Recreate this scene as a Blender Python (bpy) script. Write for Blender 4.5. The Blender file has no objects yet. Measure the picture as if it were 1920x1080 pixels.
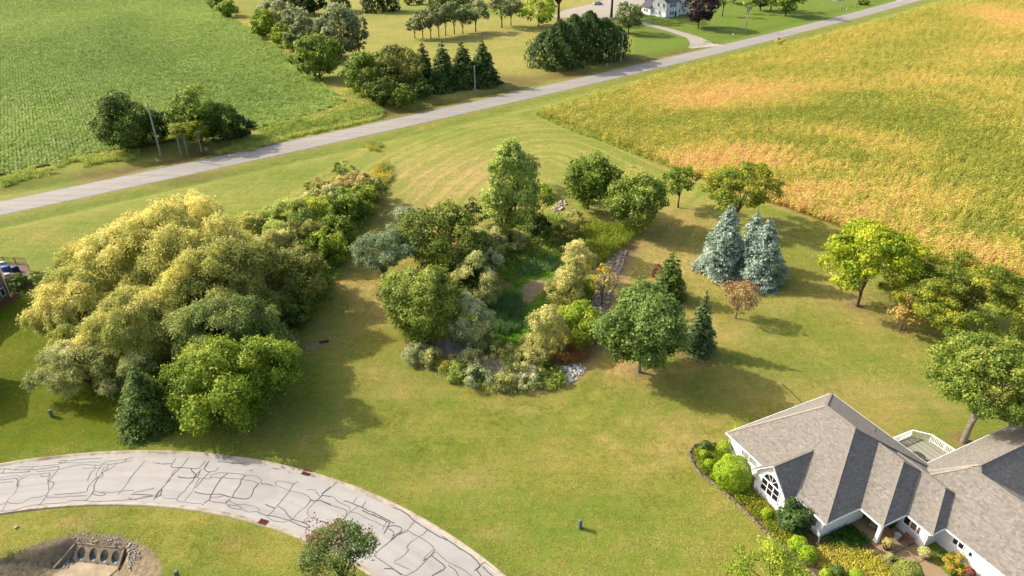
import bpy, bmesh, math, random
import numpy as np
from mathutils import Vector, Matrix

C = bpy.context.scene.collection
SC = bpy.context.scene
PI = math.pi

# ------------------------------------------------------------------ camera, sky, sun
CAM_H = 55.0
FOC = 1333.0
PITCH = math.radians(30.6)
ct, st = math.cos(PITCH), math.sin(PITCH)
cam = bpy.data.cameras.new('camera')
cam.sensor_width = 36.0
cam.lens = FOC / 1920 * 36.0
cam.clip_start = 0.5
cam.clip_end = 20000
co = bpy.data.objects.new('camera', cam)
co.location = (0, 0, CAM_H)
co.rotation_euler = (math.radians(90) - PITCH, 0, 0)
C.objects.link(co)
SC.camera = co

SUN_EL = math.radians(35.0)
SHADOW_AZ = math.radians(-20.0)              # direction the shadows run on the ground
sd = Vector((-math.cos(SHADOW_AZ) * math.cos(SUN_EL), -math.sin(SHADOW_AZ) * math.cos(SUN_EL), math.sin(SUN_EL)))
world = bpy.data.worlds.new('World')
SC.world = world
world.use_nodes = True
wn = world.node_tree
sky = wn.nodes.new('ShaderNodeTexSky')
sky.sky_type = 'NISHITA'
sky.sun_disc = False
sky.sun_elevation = SUN_EL
sky.sun_rotation = math.atan2(sd.x, sd.y)
sky.dust_density = 4.0
sky.ozone_density = 0.4
bg = wn.nodes['Background']
bg.inputs['Strength'].default_value = 0.15
wn.links.new(sky.outputs['Color'], bg.inputs['Color'])
sl = bpy.data.lights.new('sun', 'SUN')
sl.energy = 3.35
sl.angle = math.radians(0.5)
sl.color = (1.0, 0.94, 0.84)
so = bpy.data.objects.new('sun', sl)
so.rotation_euler = sd.to_track_quat('Z', 'Y').to_euler()
so.location = sd * 300
C.objects.link(so)
SC.view_settings.view_transform = 'Standard'
SC.view_settings.look = 'None'
SC.view_settings.gamma = 1.0
SC.view_settings.use_curve_mapping = False
SC.view_settings.exposure = 0.90
SC.render.engine = 'CYCLES'
SC.cycles.max_bounces = 6
SC.cycles.diffuse_bounces = 4
SC.cycles.transmission_bounces = 3
SC.cycles.transparent_max_bounces = 4
SC.cycles.caustics_reflective = False
SC.cycles.caustics_refractive = False

# ------------------------------------------------------------------ survey: photograph pixel (1920x1080) -> place on the ground
def gp(px, py, z=0.0):
    a = (px - 960) / FOC
    b = (py - 540) / FOC
    dy = ct - b * st
    dz = -st - b * ct
    t = (z - CAM_H) / dz
    return (a * t, dy * t)
def depth(x, y, z=0.0):
    return y * ct + (CAM_H - z) * st
def poly(px, z=0.0):
    return np.array([gp(a, b, z) for a, b in px])

def seg_dist(P, A, B):
    d = B - A
    t = np.clip(((P - A) @ d) / max(d @ d, 1e-9), 0, 1)
    q = A + t[:, None] * d
    return np.hypot(*(P - q).T)
def sdf(P, Q, closed=True):
    """signed distance, positive inside polygon Q"""
    D = np.full(len(P), 1e9)
    ins = np.zeros(len(P), bool)
    n = len(Q)
    for i in range(n if closed else n - 1):
        A, B = Q[i], Q[(i + 1) % n]
        D = np.minimum(D, seg_dist(P, A, B))
        if closed:
            c = ((A[1] > P[:, 1]) != (B[1] > P[:, 1]))
            with np.errstate(divide='ignore', invalid='ignore'):
                xi = A[0] + (P[:, 1] - A[1]) * (B[0] - A[0]) / (B[1] - A[1] if B[1] != A[1] else 1e-9)
            ins ^= c & (P[:, 0] < xi)
    return np.where(ins, D, -D) if closed else D
def sstep(a, b, x):
    t = np.clip((x - a) / (b - a), 0, 1)
    return t * t * (3 - 2 * t)

# value noise for terrain and tints
_nr = np.random.default_rng(5)
_NG = _nr.random((256, 256))
def vnoise(x, y, s):
    x = np.asarray(x) / s + 97.3; y = np.asarray(y) / s + 41.7
    i = np.floor(x).astype(int); j = np.floor(y).astype(int)
    fx = x - i; fy = y - j
    fx = fx * fx * (3 - 2 * fx); fy = fy * fy * (3 - 2 * fy)
    g = lambda a, b: _NG[a % 256, b % 256]
    return (g(i, j) * (1 - fx) + g(i + 1, j) * fx) * (1 - fy) + (g(i, j + 1) * (1 - fx) + g(i + 1, j + 1) * fx) * fy
def fbm(x, y, s, o=3):
    t = 0; a = 1; w = 0
    for k in range(o):
        t = t + a * vnoise(x + 31 * k, y - 17 * k, s / 2 ** k); w += a; a *= .5
    return t / w

# county road: centre line y(x), width 6.6 m
RK = (0.00036, 0.81, 196.7)
def road_y(x): return RK[0] * x * x + RK[1] * x + RK[2]
def road_off(x, y):
    """signed perpendicular offset from the county road's centre, + on the far side"""
    m = 2 * RK[0] * x + RK[1]
    return (y - road_y(x)) / np.sqrt(1 + m * m)
RES_C = np.array([-39.9, 1.4])                # residential street: arc about this centre
RES_RI, RES_RO = 49.0, 56.6
POND = poly([(1000, 470), (1050, 470), (1066, 505), (1045, 550), (1005, 622), (970, 648), (925, 648), (898, 600), (935, 520)], -1.2)
BANK = poly([(1010, 420), (1100, 430), (1110, 500), (1085, 580), (1060, 650), (980, 690), (880, 675), (850, 600), (900, 500), (950, 440)])
DIRT = poly([(-160, 1150), (-60, 1075), (0, 1046), (60, 1022), (120, 1003), (165, 997), (235, 1006), (285, 1028), (303, 1060), (300, 1110), (240, 1200), (0, 1260)])
CTL = np.array(gp(146, 1021, -.55)); CTR = np.array(gp(229, 1030, -.55)); CU = (CTR - CTL) / np.linalg.norm(CTR - CTL); CF = np.array([CU[1], -CU[0]]); CW = np.linalg.norm(CTR - CTL)
MOUTH = np.array([CTL + CU * a + CF * b for a, b in [(-.3, .5), (CW + .35, .5), (CW + .35, 1.6), (CW + .1, 4.5), (-2.0, 6), (-2.6, 3.0)]])
MOUTHI = MOUTH
def terr(x, y):
    x = np.atleast_1d(np.asarray(x, float)); y = np.atleast_1d(np.asarray(y, float))
    P = np.c_[x, y]
    z = np.zeros(len(x))
    near = (y < 130) & (np.abs(x) < 70)
    if near.any():
        Q = P[near]
        d = sdf(Q, BANK)
        zz = -1.25 * sstep(-1.0, 7.0, d)
        dc = sdf(Q, DIRT)
        zc = -np.clip(dc * 0.24, 0, 1.7)
        dm = sdf(Q, MOUTH)
        bq = (Q - CTL) @ CF
        zc = np.minimum(zc, -1.7 + (2.4 - 1.95 * sstep(.3, 2.2, bq)) * np.maximum(-dm, 0))
        zz = zz + np.where(dc > 0, zc, 0)
        z[near] += zz
    o = road_off(x, y)
    ao = np.abs(o)
    z -= 0.55 * np.exp(-((ao - 8.5) / 2.2) ** 2) * (ao > 3.9)
    far = (np.hypot(x, y) < 600)
    # mild swells away from built things
    w = sstep(85, 130, y) * sstep(5, 14, ao)
    z += w * (fbm(x, y, 60, 2) - 0.5) * 0.9
    return z
def tz(x, y): return float(terr([x], [y])[0])
def gt(px, py):
    """pixel -> point on the terrain"""
    z = 0.0
    for _ in range(4):
        x, y = gp(px, py, z)
        z = tz(x, y)
    return Vector((x, y, z))

# ------------------------------------------------------------------ mesh helpers
def new_mesh(name, V, F, mat=None, attrs=None, smooth=False):
    """V (n,3); F (m,3) / (m,4) array or list of polygons"""
    me = bpy.data.meshes.new(name)
    V = np.asarray(V, np.float32)
    if isinstance(F, np.ndarray):
        k = F.shape[1]; m = len(F)
        me.vertices.add(len(V)); me.vertices.foreach_set('co', V.ravel())
        me.loops.add(m * k); me.loops.foreach_set('vertex_index', F.astype(np.int32).ravel())
        me.polygons.add(m); me.polygons.foreach_set('loop_start', np.arange(m, dtype=np.int32) * k)
        me.update(calc_edges=True)
    else:
        me.from_pydata([tuple(map(float, v)) for v in V], [], [tuple(map(int, f)) for f in F]); me.update()
    if attrs:
        for an, (typ, dat) in attrs.items():
            a = me.attributes.new(an, typ, 'POINT')
            a.data.foreach_set('color' if typ == 'FLOAT_COLOR' else ('vector' if typ == 'FLOAT_VECTOR' else 'value'), np.asarray(dat, np.float32).ravel())
    if mat: me.materials.append(mat)
    if smooth: me.polygons.foreach_set('use_smooth', np.ones(len(me.polygons), bool))
    return me
def link(name, me, parent=None, label=None, cat=None, group=None, kind=None):
    o = bpy.data.objects.new(name, me)
    C.objects.link(o)
    if parent: o.parent = parent
    if label: o['label'] = label
    if cat: o['category'] = cat
    if group: o['group'] = group
    if kind: o['kind'] = kind
    return o
def empty(name, loc, rz, label, cat, group=None):
    o = link(name, None, None, label, cat, group)
    o.location = loc
    o.rotation_euler = (0, 0, rz)
    o.empty_display_size = 0.3
    return o
def copy_tree(o, parent=None):
    c = o.copy(); C.objects.link(c); c.parent = parent
    for ch in o.children: copy_tree(ch, c)
    return c

class MB:
    """collects shapes for one mesh object"""
    def __init__(s): s.v = []; s.f = []
    def add(s, V, F):
        b = len(s.v); s.v += [tuple(p) for p in V]; s.f += [tuple(i + b for i in f) for f in F]; return s
    def box(s, c, d, rz=0, M=None):
        x, y, z = d[0] / 2, d[1] / 2, d[2] / 2
        V = [Vector((a * x, b * y, e * z)) for a in (-1, 1) for b in (-1, 1) for e in (-1, 1)]
        R = Matrix.Rotation(rz, 3, 'Z') if M is None else M
        V = [R @ p + Vector(c) for p in V]
        return s.add(V, [(0, 1, 3, 2), (4, 6, 7, 5), (0, 4, 5, 1), (2, 3, 7, 6), (0, 2, 6, 4), (1, 5, 7, 3)])
    def bar(s, a, b, w, h=None, up=(0, 0, 1)):
        a = Vector(a); b = Vector(b); d = b - a; L = d.length
        t = d.normalized(); up = Vector(up)
        if abs(t.dot(up)) > .98: up = Vector((1, 0, 0))
        n = t.cross(up).normalized(); q = n.cross(t)
        M = Matrix((n, t, q)).transposed()
        return s.box((a + b) / 2, (w, L, h or w), M=M)
    def tube(s, pts, rad, n=6, cap=True):
        pts = [Vector(p) for p in pts]
        if not isinstance(rad, (list, tuple)): rad = [rad] * len(pts)
        V = []; F = []
        for i, p in enumerate(pts):
            t = (pts[min(i + 1, len(pts) - 1)] - pts[max(i - 1, 0)]).normalized()
            a = Vector((0, 0, 1)) if abs(t.z) < .9 else Vector((1, 0, 0))
            u = t.cross(a).normalized(); w = t.cross(u)
            for k in range(n):
                an = 2 * PI * k / n
                V.append(p + (u * math.cos(an) + w * math.sin(an)) * rad[i])
        for i in range(len(pts) - 1):
            for k in range(n):
                F.append((i * n + k, i * n + (k + 1) % n, (i + 1) * n + (k + 1) % n, (i + 1) * n + k))
        if cap:
            F.append(tuple(range(n))[::-1]); F.append(tuple((len(pts) - 1) * n + k for k in range(n)))
        return s.add(V, F)
    def lathe(s, prof, c=(0, 0, 0), n=12):
        V = []; F = []
        for r, z in prof:
            for k in range(n):
                V.append((c[0] + r * math.cos(2 * PI * k / n), c[1] + r * math.sin(2 * PI * k / n), c[2] + z))
        for i in range(len(prof) - 1):
            for k in range(n):
                F.append((i * n + k, i * n + (k + 1) % n, (i + 1) * n + (k + 1) % n, (i + 1) * n + k))
        F.append(tuple((len(prof) - 1) * n + k for k in range(n)))
        return s.add(V, F)
    def prism(s, P, z0, z1):
        n = len(P)
        V = [(p[0], p[1], z0) for p in P] + [(p[0], p[1], z1) for p in P]
        F = [tuple(range(n))[::-1], tuple(range(n, 2 * n))] + [(i, (i + 1) % n, n + (i + 1) % n, n + i) for i in range(n)]
        return s.add(V, F)
    def mesh(s, name, mat, smooth=False): return new_mesh(name, np.array([tuple(p) for p in s.v]), s.f, mat, smooth=smooth)
    def build(s, name, mat, parent=None, label=None, cat=None, group=None, kind=None, smooth=False):
        return link(name, s.mesh(name, mat, smooth), parent, label, cat, group, kind)

# ------------------------------------------------------------------ materials
def lin(c):
    c = np.asarray(c, float) / 255
    return np.where(c <= .04045, c / 12.92, ((c + .055) / 1.055) ** 2.4)
def A(r, g, b, k=0.50):
    return tuple(lin((r, g, b)) * k) + (1,)
class NT:
    def __init__(s, name):
        s.m = bpy.data.materials.new(name); s.m.use_nodes = True
        s.t = s.m.node_tree; s.n = s.t.nodes; s.b = s.n['Principled BSDF']; s.out = s.n['Material Output']
        s.b.inputs['Roughness'].default_value = .8
        s.b.inputs['Specular IOR Level'].default_value = .25
    def node(s, typ, **kw):
        n = s.n.new(typ)
        for k, v in kw.items():
            if k.startswith('i_'): n.inputs[k[2:].replace('_', ' ')].default_value = v
            else: setattr(n, k, v)
        return n
    def lk(s, a, b): s.t.links.new(a, b)
    def noise(s, vec, scale, detail=4, rough=.6):
        n = s.node('ShaderNodeTexNoise'); n.inputs['Scale'].default_value = scale; n.inputs['Detail'].default_value = detail; n.inputs['Roughness'].default_value = rough
        s.lk(vec, n.inputs['Vector']); return n.outputs['Fac']
    def mapr(s, v, a, b, c=0., d=1.):
        n = s.node('ShaderNodeMapRange'); s.lk(v, n.inputs['Value'])
        for i, q in enumerate((a, b, c, d)): n.inputs[i + 1].default_value = q
        return n.outputs['Result']
    def math(s, op, a, b=None):
        n = s.node('ShaderNodeMath', operation=op)
        for i, q in enumerate((a, b)):
            if q is None: continue
            if isinstance(q, (int, float)): n.inputs[i].default_value = q
            else: s.lk(q, n.inputs[i])
        return n.outputs[0]
    def mix(s, f, a, b, bt='MIX'):
        n = s.node('ShaderNodeMix', data_type='RGBA', blend_type=bt)
        for i, q in ((0, f), (6, a), (7, b)):
            if isinstance(q, (int, float)): n.inputs[i].default_value = q
            elif isinstance(q, tuple): n.inputs[i].default_value = q
            else: s.lk(q, n.inputs[i])
        return n.outputs[2]
    def attr(s, name, typ='GEOMETRY'):
        n = s.node('ShaderNodeAttribute', attribute_name=name, attribute_type=typ); return n
    def pos(s): return s.node('ShaderNodeNewGeometry').outputs['Position']
    def scalev(s, v, sc, rz=0):
        n = s.node('ShaderNodeMapping'); s.lk(v, n.inputs['Vector']); n.inputs['Scale'].default_value = sc; n.inputs['Rotation'].default_value = (0, 0, rz); return n.outputs[0]
    def bump(s, h, st_=.3, d=.05):
        n = s.node('ShaderNodeBump'); n.inputs['Strength'].default_value = st_; n.inputs['Distance'].default_value = d
        s.lk(h, n.inputs['Height']); s.lk(n.outputs[0], s.b.inputs['Normal'])
    def col(s, c):
        if isinstance(c, tuple): s.b.inputs['Base Color'].default_value = c
        else: s.lk(c, s.b.inputs['Base Color'])
_plain = {}
def plain(name, c, rough=.7, var=.12, scale=3., spec=.25, metal=0):
    if name in _plain: return _plain[name]
    t = NT(name); p = t.pos()
    f = t.noise(p, scale, 5)
    d = tuple(x * (1 - var * 1.6) for x in c[:3]) + (1,); e = tuple(min(1, x * (1 + var)) for x in c[:3]) + (1,)
    t.col(t.mix(t.mapr(f, .3, .7), d, e))
    t.b.inputs['Roughness'].default_value = rough; t.b.inputs['Specular IOR Level'].default_value = spec; t.b.inputs['Metallic'].default_value = metal
    _plain[name] = t.m; return t.m
_leaf = {}
def leaf_mat(name, c0, c1, c2, trans=.3, inst=False):
    """leaf colour by the 'tone' of each leaf, with some light coming through"""
    if name in _leaf: return _leaf[name]
    t = NT(name)
    a = t.attr('tone').outputs['Fac']
    if inst:
        b = t.attr('ptone', 'INSTANCER').outputs['Fac']
        a = t.math('ADD', t.math('MULTIPLY', a, .45), t.math('MULTIPLY', b, .75))
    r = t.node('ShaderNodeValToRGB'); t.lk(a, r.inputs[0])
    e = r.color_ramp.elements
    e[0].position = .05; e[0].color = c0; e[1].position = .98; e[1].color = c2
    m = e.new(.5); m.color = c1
    c = r.outputs[0]
    t.col(c); t.b.inputs['Roughness'].default_value = .55; t.b.inputs['Specular IOR Level'].default_value = .3
    tr = t.node('ShaderNodeBsdfTranslucent'); t.lk(c, tr.inputs['Color'])
    mx = t.node('ShaderNodeMixShader'); mx.inputs[0].default_value = trans
    t.lk(t.b.outputs[0], mx.inputs[1]); t.lk(tr.outputs[0], mx.inputs[2]); t.lk(mx.outputs[0], t.out.inputs['Surface'])
    _leaf[name] = t.m; return t.m
def LM(name, c0, c1, c2, trans=.3, k=.85, inst=False):
    return leaf_mat(name, A(*c0, k=k), A(*c1, k=k), A(*c2, k=k), trans, inst)

# ------------------------------------------------------------------ scattering of leaf cards over given points (plants nobody could count)
def scatter(name, pts, rot, scl, tone, variants, kind='stuff', label=None, parent=None):
    pts = np.asarray(pts)
    n = len(pts)
    vi = np.arange(n) % len(variants)
    np.random.default_rng(3).shuffle(vi)
    me = bpy.data.meshes.new(name)
    me.vertices.add(n); me.vertices.foreach_set('co', np.asarray(pts, np.float32).ravel())
    for an, typ, key, d in (('rot', 'FLOAT_VECTOR', 'vector', rot), ('scl', 'FLOAT_VECTOR', 'vector', scl), ('ptone', 'FLOAT', 'value', tone), ('vi', 'FLOAT', 'value', vi)):
        a = me.attributes.new(an, typ, 'POINT'); a.data.foreach_set(key, np.asarray(d, np.float32).ravel())
    o = link(name, me, parent, label, None, None, kind)
    ng = bpy.data.node_groups.new(name, 'GeometryNodeTree')
    ng.interface.new_socket('Geometry', in_out='INPUT', socket_type='NodeSocketGeometry')
    ng.interface.new_socket('Geometry', in_out='OUTPUT', socket_type='NodeSocketGeometry')
    gi = ng.nodes.new('NodeGroupInput'); go = ng.nodes.new('NodeGroupOutput')
    def na(nm, dt):
        q = ng.nodes.new('GeometryNodeInputNamedAttribute'); q.data_type = dt; q.inputs[0].default_value = nm; return q.outputs[0]
    rv, sv, iv = na('rot', 'FLOAT_VECTOR'), na('scl', 'FLOAT_VECTOR'), na('vi', 'FLOAT')
    jn = ng.nodes.new('GeometryNodeJoinGeometry')
    for k, me_v in enumerate(variants):
        po = bpy.data.objects.new(name + '_clump', me_v)
        oi = ng.nodes.new('GeometryNodeObjectInfo'); oi.inputs['Object'].default_value = po
        oi.inputs['As Instance'].default_value = True
        cp = ng.nodes.new('FunctionNodeCompare'); cp.data_type = 'FLOAT'; cp.operation = 'EQUAL'
        ng.links.new(iv, cp.inputs[0]); cp.inputs[1].default_value = k; cp.inputs['Epsilon'].default_value = .1
        ip = ng.nodes.new('GeometryNodeInstanceOnPoints')
        ng.links.new(gi.outputs[0], ip.inputs['Points']); ng.links.new(cp.outputs[0], ip.inputs['Selection'])
        ng.links.new(oi.outputs['Geometry'], ip.inputs['Instance']); ng.links.new(rv, ip.inputs['Rotation']); ng.links.new(sv, ip.inputs['Scale'])
        ng.links.new(ip.outputs[0], jn.inputs[0])
    ng.links.new(jn.outputs[0], go.inputs[0])
    md = o.modifiers.new('plants', 'NODES'); md.node_group = ng
    return o

# ------------------------------------------------------------------ foliage
def unit(v): return v / np.maximum(np.linalg.norm(v, axis=1, keepdims=True), 1e-9)
def rand_dir(r, n): return unit(r.normal(size=(n, 3)))
def leaf_quads(Cn, N, T, L, W):
    """one pointed leaf card per centre: long axis T, facing N"""
    N = unit(N); T = unit(T - N * np.sum(T * N, 1, keepdims=True)); B = np.cross(N, T)
    L = np.asarray(L).reshape(-1, 1); W = np.asarray(W).reshape(-1, 1)
    n = len(Cn)
    V = np.empty((n, 4, 3))
    V[:, 0] = Cn - T * L * .5; V[:, 1] = Cn + B * W * .5 + T * L * .06; V[:, 2] = Cn + T * L * .5; V[:, 3] = Cn - B * W * .5 + T * L * .06
    return V.reshape(-1, 3), np.arange(n * 4).reshape(n, 4)
def leaf_mesh(name, parts, mat):
    Vs, tn = [], []
    for (Cn, N, T, L, W, tone) in parts:
        V, _ = leaf_quads(Cn, N, T, L, W)
        Vs.append(V); tn.append(np.repeat(np.clip(tone, 0, 1), 4))
    V = np.concatenate(Vs); tn = np.concatenate(tn)
    return new_mesh(name, V, np.arange(len(V)).reshape(-1, 4), mat, {'tone': ('FLOAT', tn)})

def lobes_for(r, h, rad, zb, nl, rs=1.0, profile='round', ragged=.25):
    """lobe centres and radii filling the envelope of a crown"""
    c = (h + zb) / 2; a = (h - zb) / 2
    d = rand_dir(r, nl)
    if zb > .14 * h: d[:, 2] = np.where(d[:, 2] < -.72, -d[:, 2], d[:, 2])
    rr = .48 + .34 * r.random(nl) ** .6
    rl = rs * (.24 + .20 * r.random(nl)) * min(rad, a * 1.2) * (20 / max(nl, 8)) ** .22
    az = np.arctan2(d[:, 1], d[:, 0])
    lump = 1 + ragged * (np.sin(az * 2 + r.random() * 6) * .5 + np.sin(az * 3 + r.random() * 6) * .5 + (r.random(nl) - .5) * .8)
    P = np.c_[d[:, 0] * rad * rr * lump, d[:, 1] * rad * rr * lump, c + d[:, 2] * a * rr * (1 + ragged * .4 * (r.random(nl) - .5))]
    if profile == 'dome':      # widest low down
        P[:, 2] = zb + (P[:, 2] - zb) * .9
        f = np.clip((h - P[:, 2]) / (h - zb), 0, 1); P[:, :2] *= (.55 + .6 * f)[:, None]
    if profile == 'tall':      # tapers to the top
        f = np.clip((h - P[:, 2]) / (h - zb), 0, 1); P[:, :2] *= (.35 + .8 * np.sqrt(f))[:, None]
    if profile == 'vase':      # widest high up
        f = np.clip((P[:, 2] - zb) / (h - zb), 0, 1); P[:, :2] *= (.6 + .55 * f)[:, None]
    if rs < 1: P[:, 2] += a * .10 * (1 - rs); P[:, :2] *= 1 + .25 * (1 - rs)
    P[:, 2] = np.maximum(P[:, 2], zb * .8 + rl * .35)
    return P, rl, d

def broad_leaves(r, h, rad, zb, nl, L, cover=1.5, profile='round', rs=.84, wl=.7, droop=0.0, flat=.8, tone_top=.15, ragged=.25, spread=.16):
    nl = int(nl * 1.7)
    P, rl, d = lobes_for(r, h, rad, zb, nl, rs=rs, profile=profile, ragged=ragged)
    area = 4 * PI * rl ** 2
    n = np.maximum((cover * area * .42 / (.5 * L * L * wl)).astype(int), 6)
    idx = np.repeat(np.arange(nl), n); m = len(idx)
    c0 = np.array([0, 0, (h + zb) / 2])
    od = unit(P - c0)
    dd = unit(rand_dir(r, m) + .55 * od[idx] + np.array([0, 0, .25]))
    q = rl[idx] * (.72 + .42 * r.random(m) ** .7)
    q *= 1 + .15 * np.sin(dd[:, 0] * 6 + idx * 1.7) + .15 * np.sin(dd[:, 1] * 7 + idx * 2.3) + .10 * np.sin(dd[:, 2] * 9 + idx)
    # sprigs poke out of the outline
    q *= np.where(r.random(m) < .14, 1.12 + .28 * r.random(m), 1.0)
    Cn = P[idx] + dd * q[:, None] * np.array([1, 1, flat])
    N = unit(dd * .8 + rand_dir(r, m) * .75 + np.array([0, 0, .35]))
    T = unit(rand_dir(r, m) + dd * .5 - np.array([0, 0, droop]))
    lt = r.random(nl)
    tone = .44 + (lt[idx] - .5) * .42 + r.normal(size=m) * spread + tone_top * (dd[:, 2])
    s = L * (.55 + .95 * r.random(m))
    Cn[:, 2] = np.maximum(Cn[:, 2], .03)
    return [(Cn, N, T, s, s * wl, tone)], P, rl
def willow_leaves(r, h, rad, zb, nl, L, cover=1.0, hang=2.2, ragged=.3):
    """plumes: leafy puffs of fine upswept twigs whose tips nod over"""
    nl = int(nl * 1.5)
    P, rl, d = lobes_for(r, h, rad, zb, nl, rs=.80, profile='dome', ragged=ragged)
    area = 4 * PI * rl ** 2
    n = np.maximum((cover * area * .62 / (L * L * .6)).astype(int), 8)
    idx = np.repeat(np.arange(nl), n); m = len(idx)
    c0 = np.array([0, 0, h * .35])
    od = unit(P - c0)
    dd = unit(rand_dir(r, m) + .7 * od[idx] + np.array([0, 0, .35]))
    wob = 1 + .16 * np.sin(dd[:, 0] * 6 + idx) + .16 * np.sin(dd[:, 1] * 7 + idx * 2) + .12 * np.sin(dd[:, 2] * 8)
    base = P[idx] + dd * (rl[idx] * wob * (.62 + .45 * r.random(m)))[:, None] * np.array([1, 1, .85])
    out = unit(dd * np.array([1, 1, .1]) + od[idx] * np.array([.6, .6, 0]))
    lt = r.random(nl)
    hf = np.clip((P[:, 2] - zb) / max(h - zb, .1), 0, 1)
    t0 = .30 + (lt[idx] - .5) * .50 + r.normal(size=m) * .13 + .14 * dd[:, 2] + .28 * hf[idx]  # upper and upward leaves yellower: light from above put into the tone
    parts = []
    hl = hang * (.3 + .5 * r.random(m))
    for k in range(3):
        f = (k + .3) / 3
        Cn = base + out * (f * hl * .5)[:, None] + np.array([0, 0, 1.]) * (hl * (.35 * f - .75 * f * f))[:, None] + r.normal(size=(m, 3)) * .10
        T = unit(out + np.array([0, 0, .6 - 1.5 * f]) + rand_dir(r, m) * .45)
        N = unit(dd * .5 + np.array([0, 0, .4]) + rand_dir(r, m) * .8)
        s = L * (.8 + .6 * r.random(m))
        ok = Cn[:, 2] > .05
        parts.append((Cn[ok], N[ok], T[ok], s[ok], s[ok] * .40, (t0 + .05 * k)[ok]))
    return parts, P, rl
def spruce_leaves(r, h, rad, zb, L, dens=1.0, full=.85, droop=.32):
    """boughs set all the way up a stem, each a drooping fan of needle sprays"""
    nb = int(dens * 20 * (h - zb) * (.35 + rad) / (L * 2.4))
    f = 1 - np.sqrt(1 - r.random(nb) * .9996)
    az = np.arange(nb) * 2.399 + r.normal(size=nb) * .3
    R = (rad * (1 - f) ** full + .10) * (.74 + .36 * r.random(nb))
    lump = 1 + .12 * np.sin(az * 3 + f * 9) + .08 * np.sin(az * 5 - f * 14)
    R = R * lump
    z = zb + (h - zb) * f
    bt = r.normal(size=nb) * .16
    nq = np.maximum(4, (R / L * 3.6 * dens).astype(int))
    idx = np.repeat(np.arange(nb), nq); m = len(idx)
    tt = r.random(m) ** .62
    Rb = R[idx]
    side = r.normal(size=m) * (.12 * L + .34 * Rb * tt * (1.15 - tt))
    ca, sa = np.cos(az)[idx], np.sin(az)[idx]
    ro = tt * Rb
    zz = z[idx] - droop * Rb * tt ** 1.3 + .22 * Rb * np.maximum(0, tt - .55) - .25 * np.abs(side) + r.normal(size=m) * .10 * L
    Cn = np.c_[ro * ca - side * sa, ro * sa + side * ca, zz]
    sg = np.sign(side)
    T = np.c_[ca * .8 - sa * sg * .6, sa * .8 + ca * sg * .6, -.2 + r.normal(size=m) * .25] + r.normal(size=(m, 3)) * .25
    N = np.c_[ca * .5, sa * .5, np.full(m, .9)] + r.normal(size=(m, 3)) * .5
    s = L * (.7 + .6 * r.random(m))
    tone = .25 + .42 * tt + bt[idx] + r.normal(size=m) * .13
    Cn[:, 2] = np.maximum(Cn[:, 2], .04)
    top = np.arange(0, 1, .12)
    Ct = np.c_[np.zeros((len(top), 2)), h * (.93 + .07 * top)]
    parts = [(Cn, N, unit(T), s, s * .55, tone)]
    parts.append((Ct, r.normal(size=Ct.shape) * np.array([1, 1, .1]), np.array([0, 0, 1.]) + r.normal(size=Ct.shape) * .3, np.full(len(top), L), np.full(len(top), L * .4), np.full(len(top), .6)))
    return parts
def column_leaves(r, h, rad, L, dens=1.0):
    """upright sprays of an arborvitae"""
    nsp = int(dens * 26 * h * rad / (L * L))
    f = r.random(nsp) ** .85
    z = f * h * .97
    prof = np.sin(np.clip(.18 + .82 * f, 0, 1) * PI) ** .6 * .75 + .25 * (1 - f)
    az = r.random(nsp) * 2 * PI
    nb = r.integers(9, 14)
    lob = 1 + .16 * np.sin(az * nb / 2 + z * .7) + .10 * np.sin(az * 5 + z * 1.7)
    ro = rad * prof * lob * (.62 + .42 * r.random(nsp) ** .6)
    o = np.c_[np.cos(az), np.sin(az), np.zeros(nsp)]
    Cn = o * ro[:, None] + np.c_[np.zeros(nsp), np.zeros(nsp), z]
    T = o * .35 + np.array([0, 0, 1.]) + r.normal(size=(nsp, 3)) * .28
    N = o + r.normal(size=(nsp, 3)) * .55 + np.array([0, 0, .25])
    s = L * (.8 + .7 * r.random(nsp))
    tone = .35 + .25 * np.sin(az * nb / 2 + z * .7) * .6 + r.normal(size=nsp) * .15 + .1 * f
    return [(Cn, N, unit(T), s, s * .45, tone)]
def ball_leaves(r, rad, hh, L, cover=1.7):
    n = int(cover * 4 * PI * rad * rad * .6 / (.5 * L * L * .7))
    d = rand_dir(r, n); d[:, 2] = np.where(d[:, 2] < -.35, -d[:, 2], d[:, 2])
    wob = 1 + .05 * np.sin(d[:, 0] * 7 + d[:, 2] * 5) + .04 * np.sin(d[:, 1] * 9)
    q = (.9 + .12 * r.random(n)) * wob
    Cn = d * q[:, None] * np.array([rad, rad, hh / 1.35]) + np.array([0, 0, hh * .3])
    ok = Cn[:, 2] > .02
    N = unit(d + rand_dir(r, n) * .6); T = rand_dir(r, n)
    s = L * (.7 + .6 * r.random(n))
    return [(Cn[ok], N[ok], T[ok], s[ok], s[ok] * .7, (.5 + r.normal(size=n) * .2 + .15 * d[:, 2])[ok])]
def blades(r, n, rad, h, lean=.3, w=.05, tone0=.5):
    a = r.random(n) * 6.283; q = np.sqrt(r.random(n)) * rad
    hh = h * (.6 + .5 * r.random(n))
    T = np.c_[r.normal(size=n) * lean, r.normal(size=n) * lean, np.ones(n)]; T = unit(T)
    Cn = np.c_[np.cos(a) * q, np.sin(a) * q, np.zeros(n)] + T * (hh * .5)[:, None]
    N = np.c_[np.cos(a * 7), np.sin(a * 7), np.full(n, .3)]
    return (Cn, N, T, hh, np.full(n, w), tone0 + r.normal(size=n) * .2)
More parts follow.
